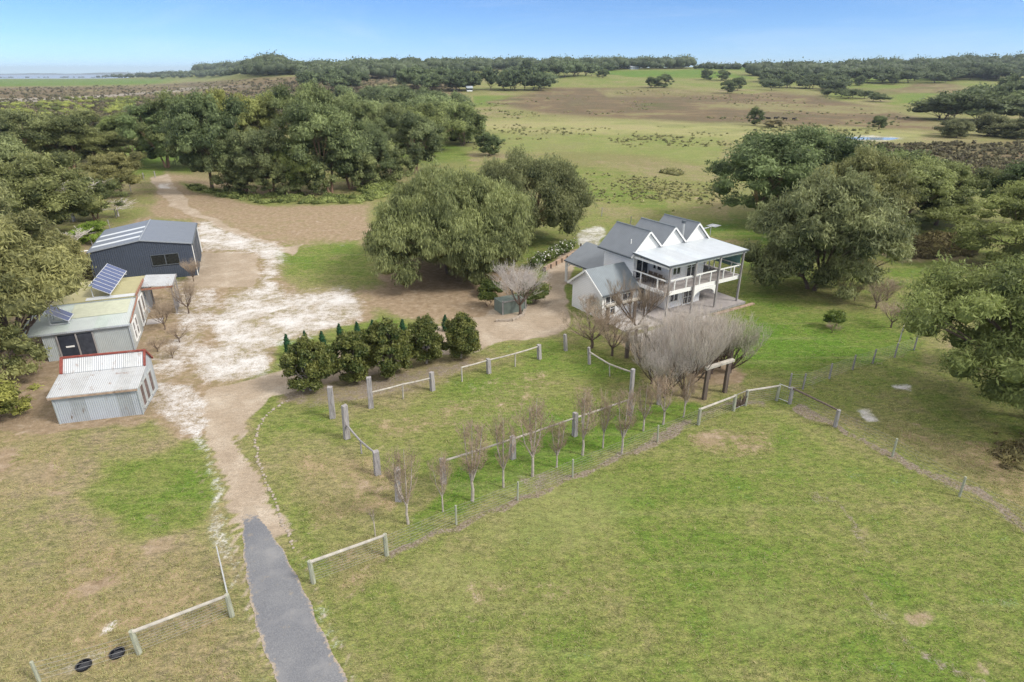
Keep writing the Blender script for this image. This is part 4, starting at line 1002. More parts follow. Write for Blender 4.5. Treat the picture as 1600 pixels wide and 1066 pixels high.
w=MB(); w.box(W1-.095,W1-.08,D1+.03,D1+4.28,.02,2.9); w.build('rear_side_wall',m_minty,od)
r=MB(); r.slab((-3.2,D1-.0,3.02),(W1+.05,D1-.0,3.02),(W1+.05,D1+4.5,3.12),(-3.2,D1+4.5,3.12),.06); r2=r.build('rear_roof',m_olive,od)
r=MB(); r.slab((2.2,D1+.06,3.05),(W1,D1+.06,3.05),(W1,D1+.75,3.07),(2.2,D1+.75,3.07),.015); r.build('pale_roof_sheet',simple('pale_sheet',(.55,.57,.58),.5,var=.08),r2)
r=MB(); r.box(W1+.05,W1+.14,D1,D1+4.5,3.0,3.2); r.build('rusty_verge',m_rusty,r2)
r=MB(); r.box(-1.4,W1+.1,-.25,-.16,2.15,2.26); r.build('gutter',m_gal,r1)
r=MB(); r.tube([(W1-.05,-.2,2.2),(W1-.05,-.06,2.0),(W1-.05,-.06,.1)],.04,6); r.build('downpipe',m_gal,od)
# doors on front wall
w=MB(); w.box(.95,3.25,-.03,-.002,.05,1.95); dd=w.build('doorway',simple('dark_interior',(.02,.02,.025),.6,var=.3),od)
w=MB()
for x in (.87,2.1,3.2): w.box(x,x+.1,-.09,-.031,0,2.02)
w.box(.87,3.3,-.09,-.031,2.02,2.12); w.build('door_frame',m_timber,dd)
w=MB(); w.box(1.0,2.08,-.055,-.035,.05,1.9); w.build('door_leaf',simple('black_door_paint',(.03,.035,.05),.6,var=.3),dd)
w=MB(); w.box(1.35,1.9,-.075,-.06,.95,1.08); w.build('notice',m_white,dd)
w=MB(); w.box(2.22,3.18,-.055,-.035,.05,1.95); w.build('door_leaf',simple('dark_door_paint',(.045,.05,.065),.6,var=.3),dd)
window(.9,1.5,.5,1.9,W1+.02,face='x',sg=1,parent=od,mull=0,bar=1,gm=simple('dull_window',(.12,.11,.11),.3,var=.4)); window(2.0,2.7,.5,1.9,W1+.02,face='x',sg=1,parent=od,mull=0,bar=1,gm=bpy.data.materials['dull_window'])
window(D1+.7,D1+1.7,.2,2.3,W1-.08,face='x',sg=1,parent=od,mull=0,name='door',gm=bpy.data.materials['dull_window']); window(D1+2.3,D1+3.2,.9,2.2,W1-.08,face='x',sg=1,parent=od,mull=0,gm=bpy.data.materials['dull_window'])
# porch lean-to
a=[(W1+.15,D1+3.3),(W1+2.6,D1+3.3),(W1+2.6,D1+7.0),(W1+.15,D1+7.0)]
r=MB(); r.slab((W1-.05,D1+3.2,2.85),(W1+2.4,D1+3.2,2.66),(W1+2.4,D1+6.9,2.66),(W1-.05,D1+6.9,2.85),.05); pr_=r.build('porch_roof',m_galroof,od)
r=MB(); r.box(W1-.05,W1+2.45,D1+3.12,D1+3.19,2.5,2.66); r.build('rusty_fascia',m_rusty,pr_)
r=MB(); r.box(W1+2.41,W1+2.47,D1+3.2,D1+6.9,2.5,2.68); r.build('timber_fascia',m_timber,pr_)
for x,y in ((W1+2.3,D1+3.3),(W1+2.3,D1+5.1),(W1+2.3,D1+6.8),(W1+.1,D1+6.8)): hb('porch_post',m_timber,(x-.06,x+.06,y-.06,y+.06,0,2.6),parent=od)
w=MB(); 
for k in range(6): w.box(W1+2.27,W1+2.33,D1+3.4+k*.58,D1+3.44+k*.58,0,1.2)
w.box(W1+2.26,W1+2.34,D1+3.3,D1+6.8,1.2,1.28); w.box(W1+2.26,W1+2.34,D1+3.3,D1+6.8,.6,.66); w.build('porch_rail',m_timber,od)
hb('back_room',m_gal,(-.5,W1+.0,D1+4.31,D1+6.9,0,2.7),parent=od)
hb('back_room_roof',m_olive,(-3.0,W1+.02,D1+4.52,D1+6.95,2.72,2.78),parent=od)
hb('doorstep',m_paving,(W1+.05,W1+1.3,D1+1.1,D1+2.4,.0,.06),parent=od)
# solar arrays
def solar(loc,rz,n,label,tilt=35,L=1.62,w_=.86):
    t=thing('solar_array',label,'solar panels',loc,rz,'solar arrays on the old workshop'); c,s_=math.cos(R_(tilt)),math.sin(R_(tilt))
    # panels lie side by side along local y, tilted up toward -x
    for k in range(n):
        y0=k*w_+.015; y1=(k+1)*w_-.015
        m=MB(); m.slab((-L*c,y0,.25+L*s_),(0,y0,.25),(0,y1,.25),(-L*c,y1,.25+L*s_),.035); p=m.build('panel',m_alu,t)
        e=.04; m=MB(); z=.003
        m.slab((-L*c+e*c,y0+e,.25+(L-e)*s_+z),(-e*c,y0+e,.25+e*s_+z),(-e*c,y1-e,.25+e*s_+z),(-L*c+e*c,y1-e,.25+(L-e)*s_+z),.004); m.build('cells',m_solar,p)
    m=MB()
    for y in (.3,n*w_/2,n*w_-.3):
        m.beam((-L*c+.05,y,0),(-L*c+.05,y,.2+L*s_-.05),.05); m.beam((-.1,y,.05),(-.1,y,.24),.05); m.beam((-L*c,y,.02),(0,y,.02),.05)
    m.build('mount',m_alu,t); return t
def OL(x,y,z): return Vector((-34.95,41.9,0))+Matrix.Rotation(R_(22),3,'Z')@Vector((x,y,z))
sp=P(173,462,3.2)
solar((sp.x,sp.y,3.08),R_(22-2),8,'long row of blue solar panels tilted on the yellow roof of the old workshop',tilt=32)
sp=P(108,505,2.6); solar((sp.x,sp.y,2.5),R_(22),2,'short pair of solar panels half hidden under the overhanging gum at the workshop front')
sp=P(112,428,3.0); solar((sp.x,sp.y,3.0),R_(22),3,'small solar array behind the gum foliage at the left end of the yellow roof')
# white pipe / low wall by shed
a=P(92,404,.0); b=P(140,398,0); t=thing('white_pipe','thin white pipe lying between the bushes left of the grey shed','pipe',a); m=MB(); m.tube([(0,0,.5),tuple((b-a)+Vector((0,0,.5)))],.07,6); m.build('pipe_run',m_white,t)
m=MB(); m.tube([(0,0,0),(0,0,.5)],.06,6); m.tube([tuple(b-a),tuple((b-a)+Vector((0,0,.5)))],.06,6); m.build('support',m_white,t)
# ------------------------------------------------------------------ FENCES AND POSTS
def hpost(m,loc,h,r=.16,lean=(0,0),square=True):
    if square:
        a=Vector(loc)-Vector((0,0,.1)); b=Vector(loc)+Vector((lean[0],lean[1],h))
        rz=Matrix.Rotation(random.uniform(0,.8),3,'Z'); n=len(m.v)
        pts=[]
        for c,s_ in ((a,1.05),(b,.95)):
            for dx,dy in ((-1,-1),(1,-1),(1,1),(-1,1)):
                pts.append(c+rz@Vector((dx*r*s_,dy*r*s_*random.uniform(.85,1.1),random.uniform(-.03,.05) if c is b else 0)))
        m.hexa(pts)
    else: m.tube([Vector(loc)-Vector((0,0,.1)),Vector(loc)+Vector((lean[0]*.5,lean[1]*.5,h*.5)),Vector(loc)+Vector((lean[0],lean[1],h))],[r*1.05,r,r*.95],8)
def hgt(ut,vt,ub,vb):
    L=P(ub,vb,0); lo,hi_=0,18
    for _ in range(30):
        mdl=(lo+hi_)/2
        if UV(L.x,L.y,mdl)[1]>vt: lo=mdl
        else: hi_=mdl
    q=P(ut,vt,lo); return L,lo,(q.x-L.x,0)
GP='big timber posts of the old yard'
def lone(ut,vt,ub,vb,r,label):
    L,h,ln=hgt(ut,vt,ub,vb); t=thing('timber_post',label,'post',L,0,GP); m=MB(); hpost(m,(0,0,0),h,r*.86,ln); m.build('shaft',m_post,t,bevel=.02)
lone(515,605,520,653,.19,'leaning lone grey timber post below the first magnolia')
lone(883,523,884,548,.14,'lone grey timber post at the corner of the gravel near the house')
lone(1030.6,599,1029,632,.13,'lone grey post among the bare trees right of the leaning pole')
lone(620.7,732,622.5,782,.18,'grey timber post behind the leftmost bare tree')
def railfence(name,label,posts,rails,mid=(),pm=m_post,rm=m_pale,rr=.06,cat='fence',sq=True,group='rail fences of the old yard'):
    """posts: (ut,vt,ub,vb,radius)"""
    L0=P(posts[0][2],posts[0][3],0); t=thing(name,label,cat,L0,0,group); tops=[]
    for (ut,vt,ub,vb,r) in posts:
        L,h,ln=hgt(ut,vt,ub,vb); m=MB(); hpost(m,L-L0,h,r*.86,ln,sq and r>.09); m.build('post',pm if r>.07 else rm,t,bevel=.015 if r>.09 else 0); tops.append((L-L0,h,ln))
    for (i,fi,j,fj) in rails:
        a=tops[i]; b=tops[j]; A=a[0]+Vector((a[2][0]*fi,0,a[1]*fi)); B=b[0]+Vector((b[2][0]*fj,0,b[1]*fj))
        m=MB(); md_=A.lerp(B,.5)+Vector((0,0,-.02)); m.tube([A,md_,B],[rr*1.05,rr,rr*.9],7); m.build('rail',rm,t)
    return t,L0,tops
railfence('post_and_rail_fence','short rail between a tall and a low timber post, right of the leaning lone post',[(576,590,580,637,.19),(629,600,630,623.5,.06),(674,582,676,610,.17)],[(0,.50,1,.97),(1,.97,2,.70)])
railfence('post_and_rail_fence','dark rail between two timber posts running toward the camera, left end of the yard',[(538,634,542,685,.18),(563,688,565,709,.05),(587,705,590,741,.18)],[(0,.45,1,.95),(1,.95,2,.9)],rm=m_timber)
railfence('post_and_rail_fence','long pale rail on four posts along the gravel side of the green yard',[(721,574,722,596,.07),(763,561,764,583,.17),(805,552,805,573,.06),(842,539,843,561,.16)],[(0,.98,1,.92),(1,.92,2,.97),(2,.97,3,.9)])
railfence('post_and_rail_fence','pale rail sloping from a small post to the tall leaning pole',[(920,543,921,569,.11),(952,568,953,588,.05),(989,577,984,649,.13)],[(0,.75,1,.95),(1,.95,2,.93)])
railfence('post_and_rail_fence','long pale front rail behind the row of bare pear trees',[(691,717,693,755,.17),(801,682,801,716,.17),(899,645,898,681,.16),(980,625,980.5,648,.05)],[(0,.9,1,.88),(1,.88,2,.78),(2,.78,3,.98)])
# wire fences
def wirefence(label,pts,h=1.15,r=.055,nw=6,top=None,pm=m_green_post,grp='wire fences round the paddock',name='wire_fence',mesh=True,start=0):
    L0=P(*pts[0],0) if len(pts[0])==2 else P(pts[0][0],pts[0][1]); t=thing(name,label,'fence',L0,0,grp); ps=[P(u,v)-L0 for u,v in pts]
    for p in ps[start:]:
        m=MB(); m.tube([p-Vector((0,0,.05)),p+Vector((random.uniform(-.03,.03),random.uniform(-.03,.03),h))],[r*1.1,r],7); m.build('post',pm,t)
    m=MB()
    for k in range(nw):
        z=h*(.12+.82*k/(nw-1))
        for a,b in zip(ps[:-1],ps[1:]):
            m.tube([a+Vector((0,0,z)),a.lerp(b,.5)+Vector((0,0,z-.02)),b+Vector((0,0,z))],.0055,3,cap=False)
    if mesh:
        for a,b in zip(ps[:-1],ps[1:]):
            L=(b-a).length; n=int(L/.6)
            for k in range(1,n): q=a.lerp(b,k/n); m.tube([q+Vector((0,0,h*.12)),q+Vector((0,0,h*.94))],.004,3,cap=False)
    m.build('wire',m_wire,t)
    if top:
        m=MB()
        for i in top:
            a,b=ps[i],ps[i+1]; m.tube([a+Vector((0,0,h-.05)),b+Vector((0,0,h-.05))],[.075,.065],8)
        m.build('rail',m_dark_timber if pm is m_timber else m_pale,t)
    return t
wirefence('wire fence strainer panel with a top rail right of the asphalt drive',[(490,911),(604.5,868)],1.2,.1,8,top=[0])
wirefence('thin wire fence along the littered strip under the row of pear trees',[(604.5,868),(713,820),(808.7,782),(894.5,745.7),(1027,691),(1091,663.8)],1.15,.05,7,start=1)
wirefence('wire fence panel with a pale top rail just left of the twig gate',[(1091,663.8),(1146,642)],1.15,.1,7,top=[0])
wirefence('wire fence panel with a top rail between the twig gate and the white gate',[(1164,634),(1213,626)],1.15,.1,7,top=[0])
wirefence('rail topped fence panel running down right from the small tube gate',[(1233.5,631),(1304.5,667)],1.2,.12,6,top=[0],pm=m_timber)
wirefence('wire fence running down to the right edge along the brown ditch',[(1304.5,667),(1394,714),(1499,776),(1615,838)],1.2,.06,6,start=1)
wirefence('wire fence on dark posts along the far side of the bright lawn',[(1233,608),(1254,608.7),(1295.6,592),(1332,578),(1363,568.4),(1397.6,558.8),(1428,547)],1.2,.06,7,pm=m_timber)
wirefence('wire fence climbing the lawn edge toward the undergrowth behind the near right tree',[(1397.6,558.8),(1405,534),(1414,505),(1432,470)],1.2,.05,5,pm=m_timber,start=1,mesh=False)
wirefence('wire fence strainer panel with a top rail left of the asphalt drive',[(218,1021),(363,963)],1.15,.1,8,top=[0])
wirefence('wire fence leaving the picture at the bottom left below the round pipes',[(62,1066),(218,1021)],1.0,.06,5,start=0,mesh=False)
wirefence('old wire fence on thin posts between the house and the yellow field',[(876,318),(905,326),(940,338),(985,352),(1060,362)],1.3,.06,4,pm=m_timber,mesh=False)
wirefence('old thin post fence behind the grey steel shed',[(145,385),(172,358),(182,340),(192,322),(205,300)],1.3,.06,3,pm=m_timber,mesh=False)
wirefence('far fence with a gate post where the track enters the field',[(225,281),(243,278)],1.4,.1,4,pm=m_timber,mesh=False)
# gates
def tubegate(label,a,b,h,z0=.12,twig=False):
    A=P(*a,0); B=P(*b,0); t=thing('farm_gate',label,'gate',A); d=B-A; m=MB(); r=.028
    m.tube([(0,0,z0),(0,0,h),tuple(d+Vector((0,0,h))),tuple(d+Vector((0,0,z0))),(0,0,z0)],r,6); m.build('frame',m_gatem if not twig else m_timber,t)
    w=MB()
    for k in range(1,6): z=z0+(h-z0)*k/6; w.tube([(0,0,z),tuple(d+Vector((0,0,z)))],.007,3)
    n=int(d.length/.25)
    for k in range(1,n): q=d*(k/n); w.tube([tuple(q+Vector((0,0,z0))),tuple(q+Vector((0,0,h)))],.006,3)
    if twig:
        for k in range(70):
            q=d*random.random(); q2=q+Vector((random.uniform(-.2,.2),random.uniform(-.05,.05),random.uniform(.3,.9)))
            w.tube([tuple(q+Vector((0,random.uniform(-.04,.04),random.uniform(.1,.3)))),tuple(q2)],.014,4)
    w.build('mesh_infill',m_wire if not twig else m_darkbark,t); return t
tubegate('open white tube farm gate standing beside the asphalt drive',(363,960),(346,886),1.15)
tubegate('small tube gate at the corner of the lawn fence',(1214,624),(1234,632),1.15)
tubegate('low gate woven with dark twigs by the pergola',(1148,641),(1163,634.5),1.15,twig=True)
# drain lids
for (u,v,lb) in ((131.5,1041,'black round pipe opening in the grass, left of the two'),(183.5,1022,'black round pipe opening in the grass, nearer the fence panel')):
    L=P(u,v,0); t=thing('drain_pipe',lb,'pipe',L,0,'black pipe openings in the grass'); m=MB(); n=24
    for k in range(n):
        a0=2*math.pi*k/n; a1=2*math.pi*(k+1)/n; c0,s0,c1,s1=math.cos(a0),math.sin(a0),math.cos(a1),math.sin(a1)
        m.hexa([(.21*c0,.21*s0,0),(.26*c0,.26*s0,0),(.26*c1,.26*s1,0),(.21*c1,.21*s1,0),(.21*c0,.21*s0,.10),(.26*c0,.26*s0,.09),(.26*c1,.26*s1,.09),(.21*c1,.21*s1,.10)])
    m.build('rim',m_black,t); m=MB(); m.tube([(0,0,.0),(0,0,.03)],.212,24); m.build('water',m_lid,t)
# stone edging along drive
stm=[]
for k in range(4):
    m=MB(); vs,fs=cube_sphere(3); q=[random.uniform(.8,1.25) for _ in range(3)]
    for p in vs:
        n_=1+.13*math.sin(p[0]*4+k)*math.cos(p[1]*5+k*2); m.v.append((p[0]*q[0]*n_,p[1]*q[1]*n_,p[2]*.6*n_+.15))
    m.f=[tuple(int(i) for i in f) for f in fs]; stm.append(m.mesh('edging_stone',m_stone))
pl=[P(u,v,0) for u,v in ((452,625),(425,640),(405,665),(399,690),(402,715),(415,750),(432,790),(445,825),(462,860))]
for a,b in zip(pl,pl[1:]):
    n=int((b-a).length/.24)
    for k in range(n):
        q=a.lerp(b,k/n)+Vector((random.uniform(-.09,.09),random.uniform(-.09,.09),0)); s_=random.uniform(.05,.11)
        o=bpy.data.objects.new('edging_stone',random.choice(stm)); C.objects.link(o); o.location=q; o.rotation_euler=(0,0,random.uniform(0,6)); o.scale=(s_,s_,s_)
        props(o,'small brown edging stone in the line along the right side of the drive','stone','stones edging the drive')
# ------------------------------------------------------------------ garden bits by the house
# hedge with white flowers and sleeper wall
A=P(850,424,0); B=P(908,393,0); d=B-A
t=thing('retaining_wall','low timber sleeper wall under the flowering hedge','wall',A); m=MB()
m.beam((0,0,.13),tuple(d+Vector((0,0,.13))),.22,.24); m.beam((0,0,.38),tuple(d+Vector((0,0,.38))),.2,.22); m.build('sleeper',m_sleeper,t)
m=MB()
for k in range(8): q=d*(k/7)+Vector((.13,-.13,0)); m.beam(tuple(q),tuple(q+Vector((0,0,.5))),.12)
m.build('stake',m_dark_timber,t)
hp=[]
for k in range(26):
    q=d*(k/25*.95)+Vector((-.8+random.uniform(-.35,.35),.9+random.uniform(-.3,.3),random.uniform(.5,1.15))); hp.append((*q,random.uniform(.5,.75)))
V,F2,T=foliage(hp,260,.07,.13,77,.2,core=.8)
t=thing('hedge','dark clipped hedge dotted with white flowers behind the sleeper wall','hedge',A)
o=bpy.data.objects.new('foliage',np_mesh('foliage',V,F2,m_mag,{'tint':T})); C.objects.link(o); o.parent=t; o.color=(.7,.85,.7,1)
V,F2,T=foliage(hp,26,.13,.15,78,.0,core=0); V[:,2]+=.03; o=bpy.data.objects.new('flowers',np_mesh('flowers',V,F2,m_flower,{'tint':T})); C.objects.link(o); o.parent=t; o['kind']='stuff'
L,h,_=hgt(907,381,907,393); t=thing('timber_post','short dark post at the far end of the flowering hedge','post',L); m=MB(); hpost(m,(0,0,0),h,.09,(0,0)); m.build('shaft',m_dark_timber,t)
# green box tank among bushes
A=P(803,489,0); t=thing('tank_enclosure','low green boarded enclosure half hidden by the bare white shrub','enclosure',A,R_(28)); m=MB(); m.box(-1.2,1.2,0,1.6,0,1.15); m.build('boards',m_greenbox,t)
m=MB()
for x in (-1.2,1.15): m.box(x,x+.1,-.06,-.002,0,1.35)
m.box(-1.2,1.25,-.06,-.002,1.16,1.25); m.build('frame',m_timber,t)
def bush(u,v,h,r,label,col,mat=m_mag,lw=.07,ll=.14,seed=5,loc=None,n=260):
    pf=dome_puffs(h,r,h*.2,16,r*.38,seed); p=Proto(); V,F2,T=foliage(pf,n,lw,ll,seed,.2,core=.75); p.crown=np_mesh('foliage',V,F2,mat,{'tint':T}); p.trunk=trunk_mesh(pf,h,h*.2,.05,seed,m_bark,nl=8,nst=3,spread=.1).mesh('stem',m_bark); p.R=r;p.H=h
    return plant(p,'bush',label,'bush',loc or P(u,v,0),0,1,col,kids=('foliage','stem'))
bush(762,478,1.3,.8,'dark bush left of the green enclosure',(.8,.9,.7),seed=3)
bush(835,470,1.6,1.3,'grey-green bush right of the bare white shrub',(.9,.95,.9),seed=4)
bush(770,462,1.3,1.1,'small dark bush behind the green enclosure',(.8,.9,.8),seed=9)
bush(820,478,1.2,.9,'low bush in front of the green enclosure right side',(.75,.9,.75),seed=10)
L0=P(775,500,0); t=thing('garden_edging','curved low stone edging round the bare white shrub bed','edging',L0); m=MB()
pl=[P(u,v,0)-L0 for u,v in ((775,503),(800,502),(817,494),(822,482),(824,474))]
for a,b in zip(pl,pl[1:]): m.beam(a+Vector((0,0,.1)),b+Vector((0,0,.1)),.22,.22)
m.build('sleeper',m_stone,t)
# ------------------------------------------------------------------ MAGNOLIAS and pencil cypresses
def magnolia(seed,h,r):
    pf=shell_puffs(h,r,.45,60,.46,seed,.62,.12)
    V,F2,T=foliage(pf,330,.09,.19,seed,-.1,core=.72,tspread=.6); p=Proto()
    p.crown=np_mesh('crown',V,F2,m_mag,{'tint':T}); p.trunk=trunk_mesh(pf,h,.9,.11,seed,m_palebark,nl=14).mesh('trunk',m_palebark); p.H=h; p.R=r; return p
mg=[magnolia(51,4.,2.0),magnolia(52,4.,1.9)]
for k,(u,v,h,r,rz,lb) in enumerate([(486,610,3.75,1.85,0,'leftmost dark green magnolia, beside the gravel bend'),(553,594,3.6,1.7,1.2,'second magnolia from the left in the row'),(612,583,4.05,1.95,2.5,'tallest middle magnolia of the row'),(666,568,3.6,1.5,3.9,'fourth magnolia from the left, narrower than the middle one'),(721,559,3.5,1.65,5.,'rightmost magnolia with its short pale trunk showing')]):
    p=mg[k%2]; plant(p,'magnolia_tree',lb,'tree',P(u,v,0),rz,(r*.88/p.R,r*.88/p.R,h/p.H),(1,1,1),'magnolias beside the gravel')
def cypress():
    pf=[(random.uniform(-.05,.05),random.uniform(-.05,.05),.25+k*.16,.26*(1-.75*(k/13)**2)+.02) for k in range(14)]
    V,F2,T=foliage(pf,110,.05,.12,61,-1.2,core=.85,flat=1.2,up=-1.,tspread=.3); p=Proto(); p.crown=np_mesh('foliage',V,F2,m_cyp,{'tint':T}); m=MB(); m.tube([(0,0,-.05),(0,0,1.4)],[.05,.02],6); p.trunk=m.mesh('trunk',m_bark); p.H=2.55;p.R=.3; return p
cy=cypress(); cyl=['leftmost pencil cypress at the sand edge','second pencil cypress behind the leftmost magnolia','third pencil cypress, between the first and second magnolias','fourth pencil cypress, standing clear left of the second magnolia','fifth pencil cypress above the second magnolia','sixth pencil cypress at the left shoulder of the middle magnolia','seventh pencil cypress peeping over between the middle and fourth magnolias','eighth pencil cypress behind the fourth magnolia','last pencil cypress behind the rightmost magnolia']
for (ut,vt,vb),lb in zip([(451,519.5,557),(478.6,515,549),(505,515,547),(532,503.5,536),(559,501,532),(583,498,528),(629.5,497,526),(655,493,522),(695.5,490,517)],cyl):
    L,h,_=hgt(ut,vt,ut+.8,vb); plant(cy,'cypress_tree',lb,'tree',L,random.random()*6,(1,1,h/2.55),(1,1,1),'pencil cypresses in a row',kids=('foliage','trunk'))
# ------------------------------------------------------------------ BARE TREES
def bare(seed,h,tr,spread,r0,depth,stems=1,up=.6,child=4,bark=m_palebark,twig=m_twig,buds=0,shrink=.72,tw=.006,wid=1.0,br0=.30):
    r=random.Random(seed); m=MB(); tw_=MB(); bl=MB()
    def grow_(p,d,L,rad,lv):
        n=3; pts=[p]; q=p.copy(); dd=d.copy()
        for k in range(n):
            dd=(dd+Vector((r.gauss(0,.12),r.gauss(0,.12),up*.16))).normalized(); q=q+dd*L/n; pts.append(q.copy())
        e=rad*.62; rads=[rad+(e-rad)*k/n for k in range(n+1)]
        (m if lv<=1 else tw_).tube(pts,rads,6 if lv==0 else 4 if lv==1 else 3,cap=False)
        if lv>=depth:
            for k in range(buds):
                c=pts[r.randint(1,3)]+Vector((r.uniform(-.05,.05),r.uniform(-.05,.05),r.uniform(-.05,.05))); b=len(bl.v); s=r.uniform(.009,.020)
                bl.v+=[tuple(c+Vector((-s,0,0))),tuple(c+Vector((0,s*.6,-s))),tuple(c+Vector((s,0,0))),tuple(c+Vector((0,-s*.4,s)))]; bl.f.append((b,b+1,b+2,b+3))
            return
        for k in range(child+(1 if lv==0 else 0)):
            f=r.uniform(.25,1.) if lv else r.uniform(.35,1.)
            i=min(int(f*n),n-1); c=pts[i].lerp(pts[i+1],f*n-i); a=r.uniform(0,6.283); s=spread*r.uniform(.6,1.3)
            side=Vector((math.cos(a),math.sin(a),0)); nd=(dd*(1-.25*s)+side*s+Vector((0,0,up*.35))).normalized()
            grow_(c,nd,L*shrink*r.uniform(.75,1.15),max(e*.62,tw),lv+1)
        grow_(pts[-1],dd,L*shrink,max(e*.8,tw),lv+1)
    if tr>0: m.tube([(0,0,-.1),(r.uniform(-.04,.04),r.uniform(-.04,.04),tr*.6),(0,0,tr)],[r0*1.15,r0,r0*.85],8)
    for s in range(stems):
        a=s*6.283/stems+r.uniform(-.4,.4); k=wid*r.uniform(.5,1.2) if stems>1 else 0
        d=Vector((math.cos(a)*k,math.sin(a)*k,1)).normalized()
        grow_(Vector((0,0,tr*.95)) if tr>0 else Vector((.1*math.cos(a),.1*math.sin(a),-.05)),d,(h-tr)*br0,r0*(.8 if stems==1 else .55),0)
    zz=max(v[2] for v in tw_.v); rr=np.percentile([math.hypot(v[0],v[1]) for v in tw_.v],97)
    p=Proto(); p.trunk=m.mesh('trunk',bark); p.crown=tw_.mesh('twigs',twig); p.H=zz; p.R=rr; p.b=bl.mesh('buds',m_bloss) if buds else None; p.n=len(tw_.f); return p
def plantb(p,name,label,u,v,h,r,group=None,loc=None,rz=None):
    L=loc or P(u,v,0); t=plant(p,name,label,'tree',L,random.uniform(0,6.28) if rz is None else rz,(r/p.R,r/p.R,h/p.H),group=group,kids=('twigs','trunk'))
    if p.b: o=bpy.data.objects.new('buds',p.b); C.objects.link(o); o.parent=t
    return t
def pear(seed,h=5.,tr=1.15,w=.95):
    r=random.Random(seed); m=MB(); t_=MB()
    m.tube([(0,0,-.1),(r.uniform(-.04,.04),0,tr*.6),(0,0,tr)],[.055,.045,.04],8)
    leaders=[(Vector((0,0,tr)),Vector((r.uniform(-.12,.12),r.uniform(-.12,.12),h*.93)))]+[(Vector((0,0,tr)),Vector((.42*w*math.cos(a),.42*w*math.sin(a),h*r.uniform(.72,.9)))) for a in [r.uniform(0,6.28) for _ in range(4)]]
    for A,B in leaders:
        mid_=A.lerp(B,.4)+Vector(((B.x-A.x)*.25,(B.y-A.y)*.25,0)); m.tube([A,mid_,B],[.032,.02,.006],5,cap=False)
        for k in range(17):
            f=r.uniform(.05,.95); c=A.lerp(mid_,f/.4) if f<.4 else mid_.lerp(B,(f-.4)/.6); a=r.uniform(0,6.283)
            L=(.45+.9*math.sin(math.pi*min(1,f*.9+.12)))*w*r.uniform(.6,1.1); o_=Vector((math.cos(a)*.36*L,math.sin(a)*.36*L,L*.85)); e=c+o_; q=c+Vector((o_.x*.7,o_.y*.7,o_.z*.4))
            t_.tube([c,q,e],[.009,.006,.0028],3,cap=False)
            for j in range(6):
                g_=r.uniform(.15,1.); c2=c.lerp(q,g_*2) if g_<.5 else q.lerp(e,g_*2-1); a2=r.uniform(0,6.283); l2=r.uniform(.2,.5); e2=c2+Vector((math.cos(a2)*l2*.38,math.sin(a2)*l2*.38,l2*.9)); t_.tube([c2,c2.lerp(e2,.5)+Vector((math.cos(a2)*.02,math.sin(a2)*.02,0)),e2],[.004,.0032,.002],3,cap=False)
                for i in range(2):
                    c3=c2.lerp(e2,r.uniform(.2,.9)); a3=r.uniform(0,6.283); l3=r.uniform(.1,.28); t_.tube([c3,c3+Vector((math.cos(a3)*l3*.5,math.sin(a3)*l3*.5,l3*.8))],[.003,.0018],3,cap=False)
    p=Proto(); p.trunk=m.mesh('trunk',m_palebark); p.crown=t_.mesh('twigs',simple('brown_twig',(.33,.25,.18),.9,var=.25)); p.H=h*1.02; p.R=w*.66; p.b=None; p.n=len(t_.f); return p
pears=[pear(70),pear(71,w=1.05),pear(72,w=.85)]
_old=[] and [bare(70+i,5.,1.2,.30,.055,4,stems=7,up=1.1,child=4,wid=.33,br0=.42,shrink=.66,tw=.0026) for i in range(3)]
print('pear',pears[0].n,pears[0].H,pears[0].R)
pl_=['first bare pear tree from the left of the row, beside the upright grey post','second bare pear tree, thin, next to the first front rail post','third bare pear tree of the row, full and upright','fourth bare pear tree, slim, before the second rail post','fifth and fullest bare pear tree of the row','sixth and smallest bare pear tree of the row','seventh bare pear tree, right of the third rail post','eighth bare pear tree, slim with a pale trunk','ninth bare pear tree just left of the leaning pole base','tenth bare pear tree, right of the leaning pole','eleventh bare pear tree before the pergola thicket','last bare pear tree, small, left of the strainer panel']
for k,((ub,vb,vt,r),lb) in enumerate(zip([(638,819,690,.85),(692,799,697,.6),(738,783,647,.95),(786.5,761.5,639,.75),(832,744,612,1.15),(869.6,731,652,.6),(910,711,603,.95),(942,699.5,600,.7),(971,709.5,601,.8),(1005,673.5,592,.75),(1036,663.5,575,.95),(1067.5,652,575,.6)],pl_)):
    L,h,_=hgt(ub,vt,ub,vb); plantb(pears[k%3],'pear_tree',lb,0,0,h,r,'bare pear trees in a row',loc=L)
sap=bare(90,2.4,1.2,.25,.03,2,stems=3,up=1,child=3,wid=.3,br0=.5)
L,h,_=hgt(584,790,586.5,838); plantb(sap,'sapling','tiny bare sapling at the left end of the pear row',0,0,h,.3,loc=L)
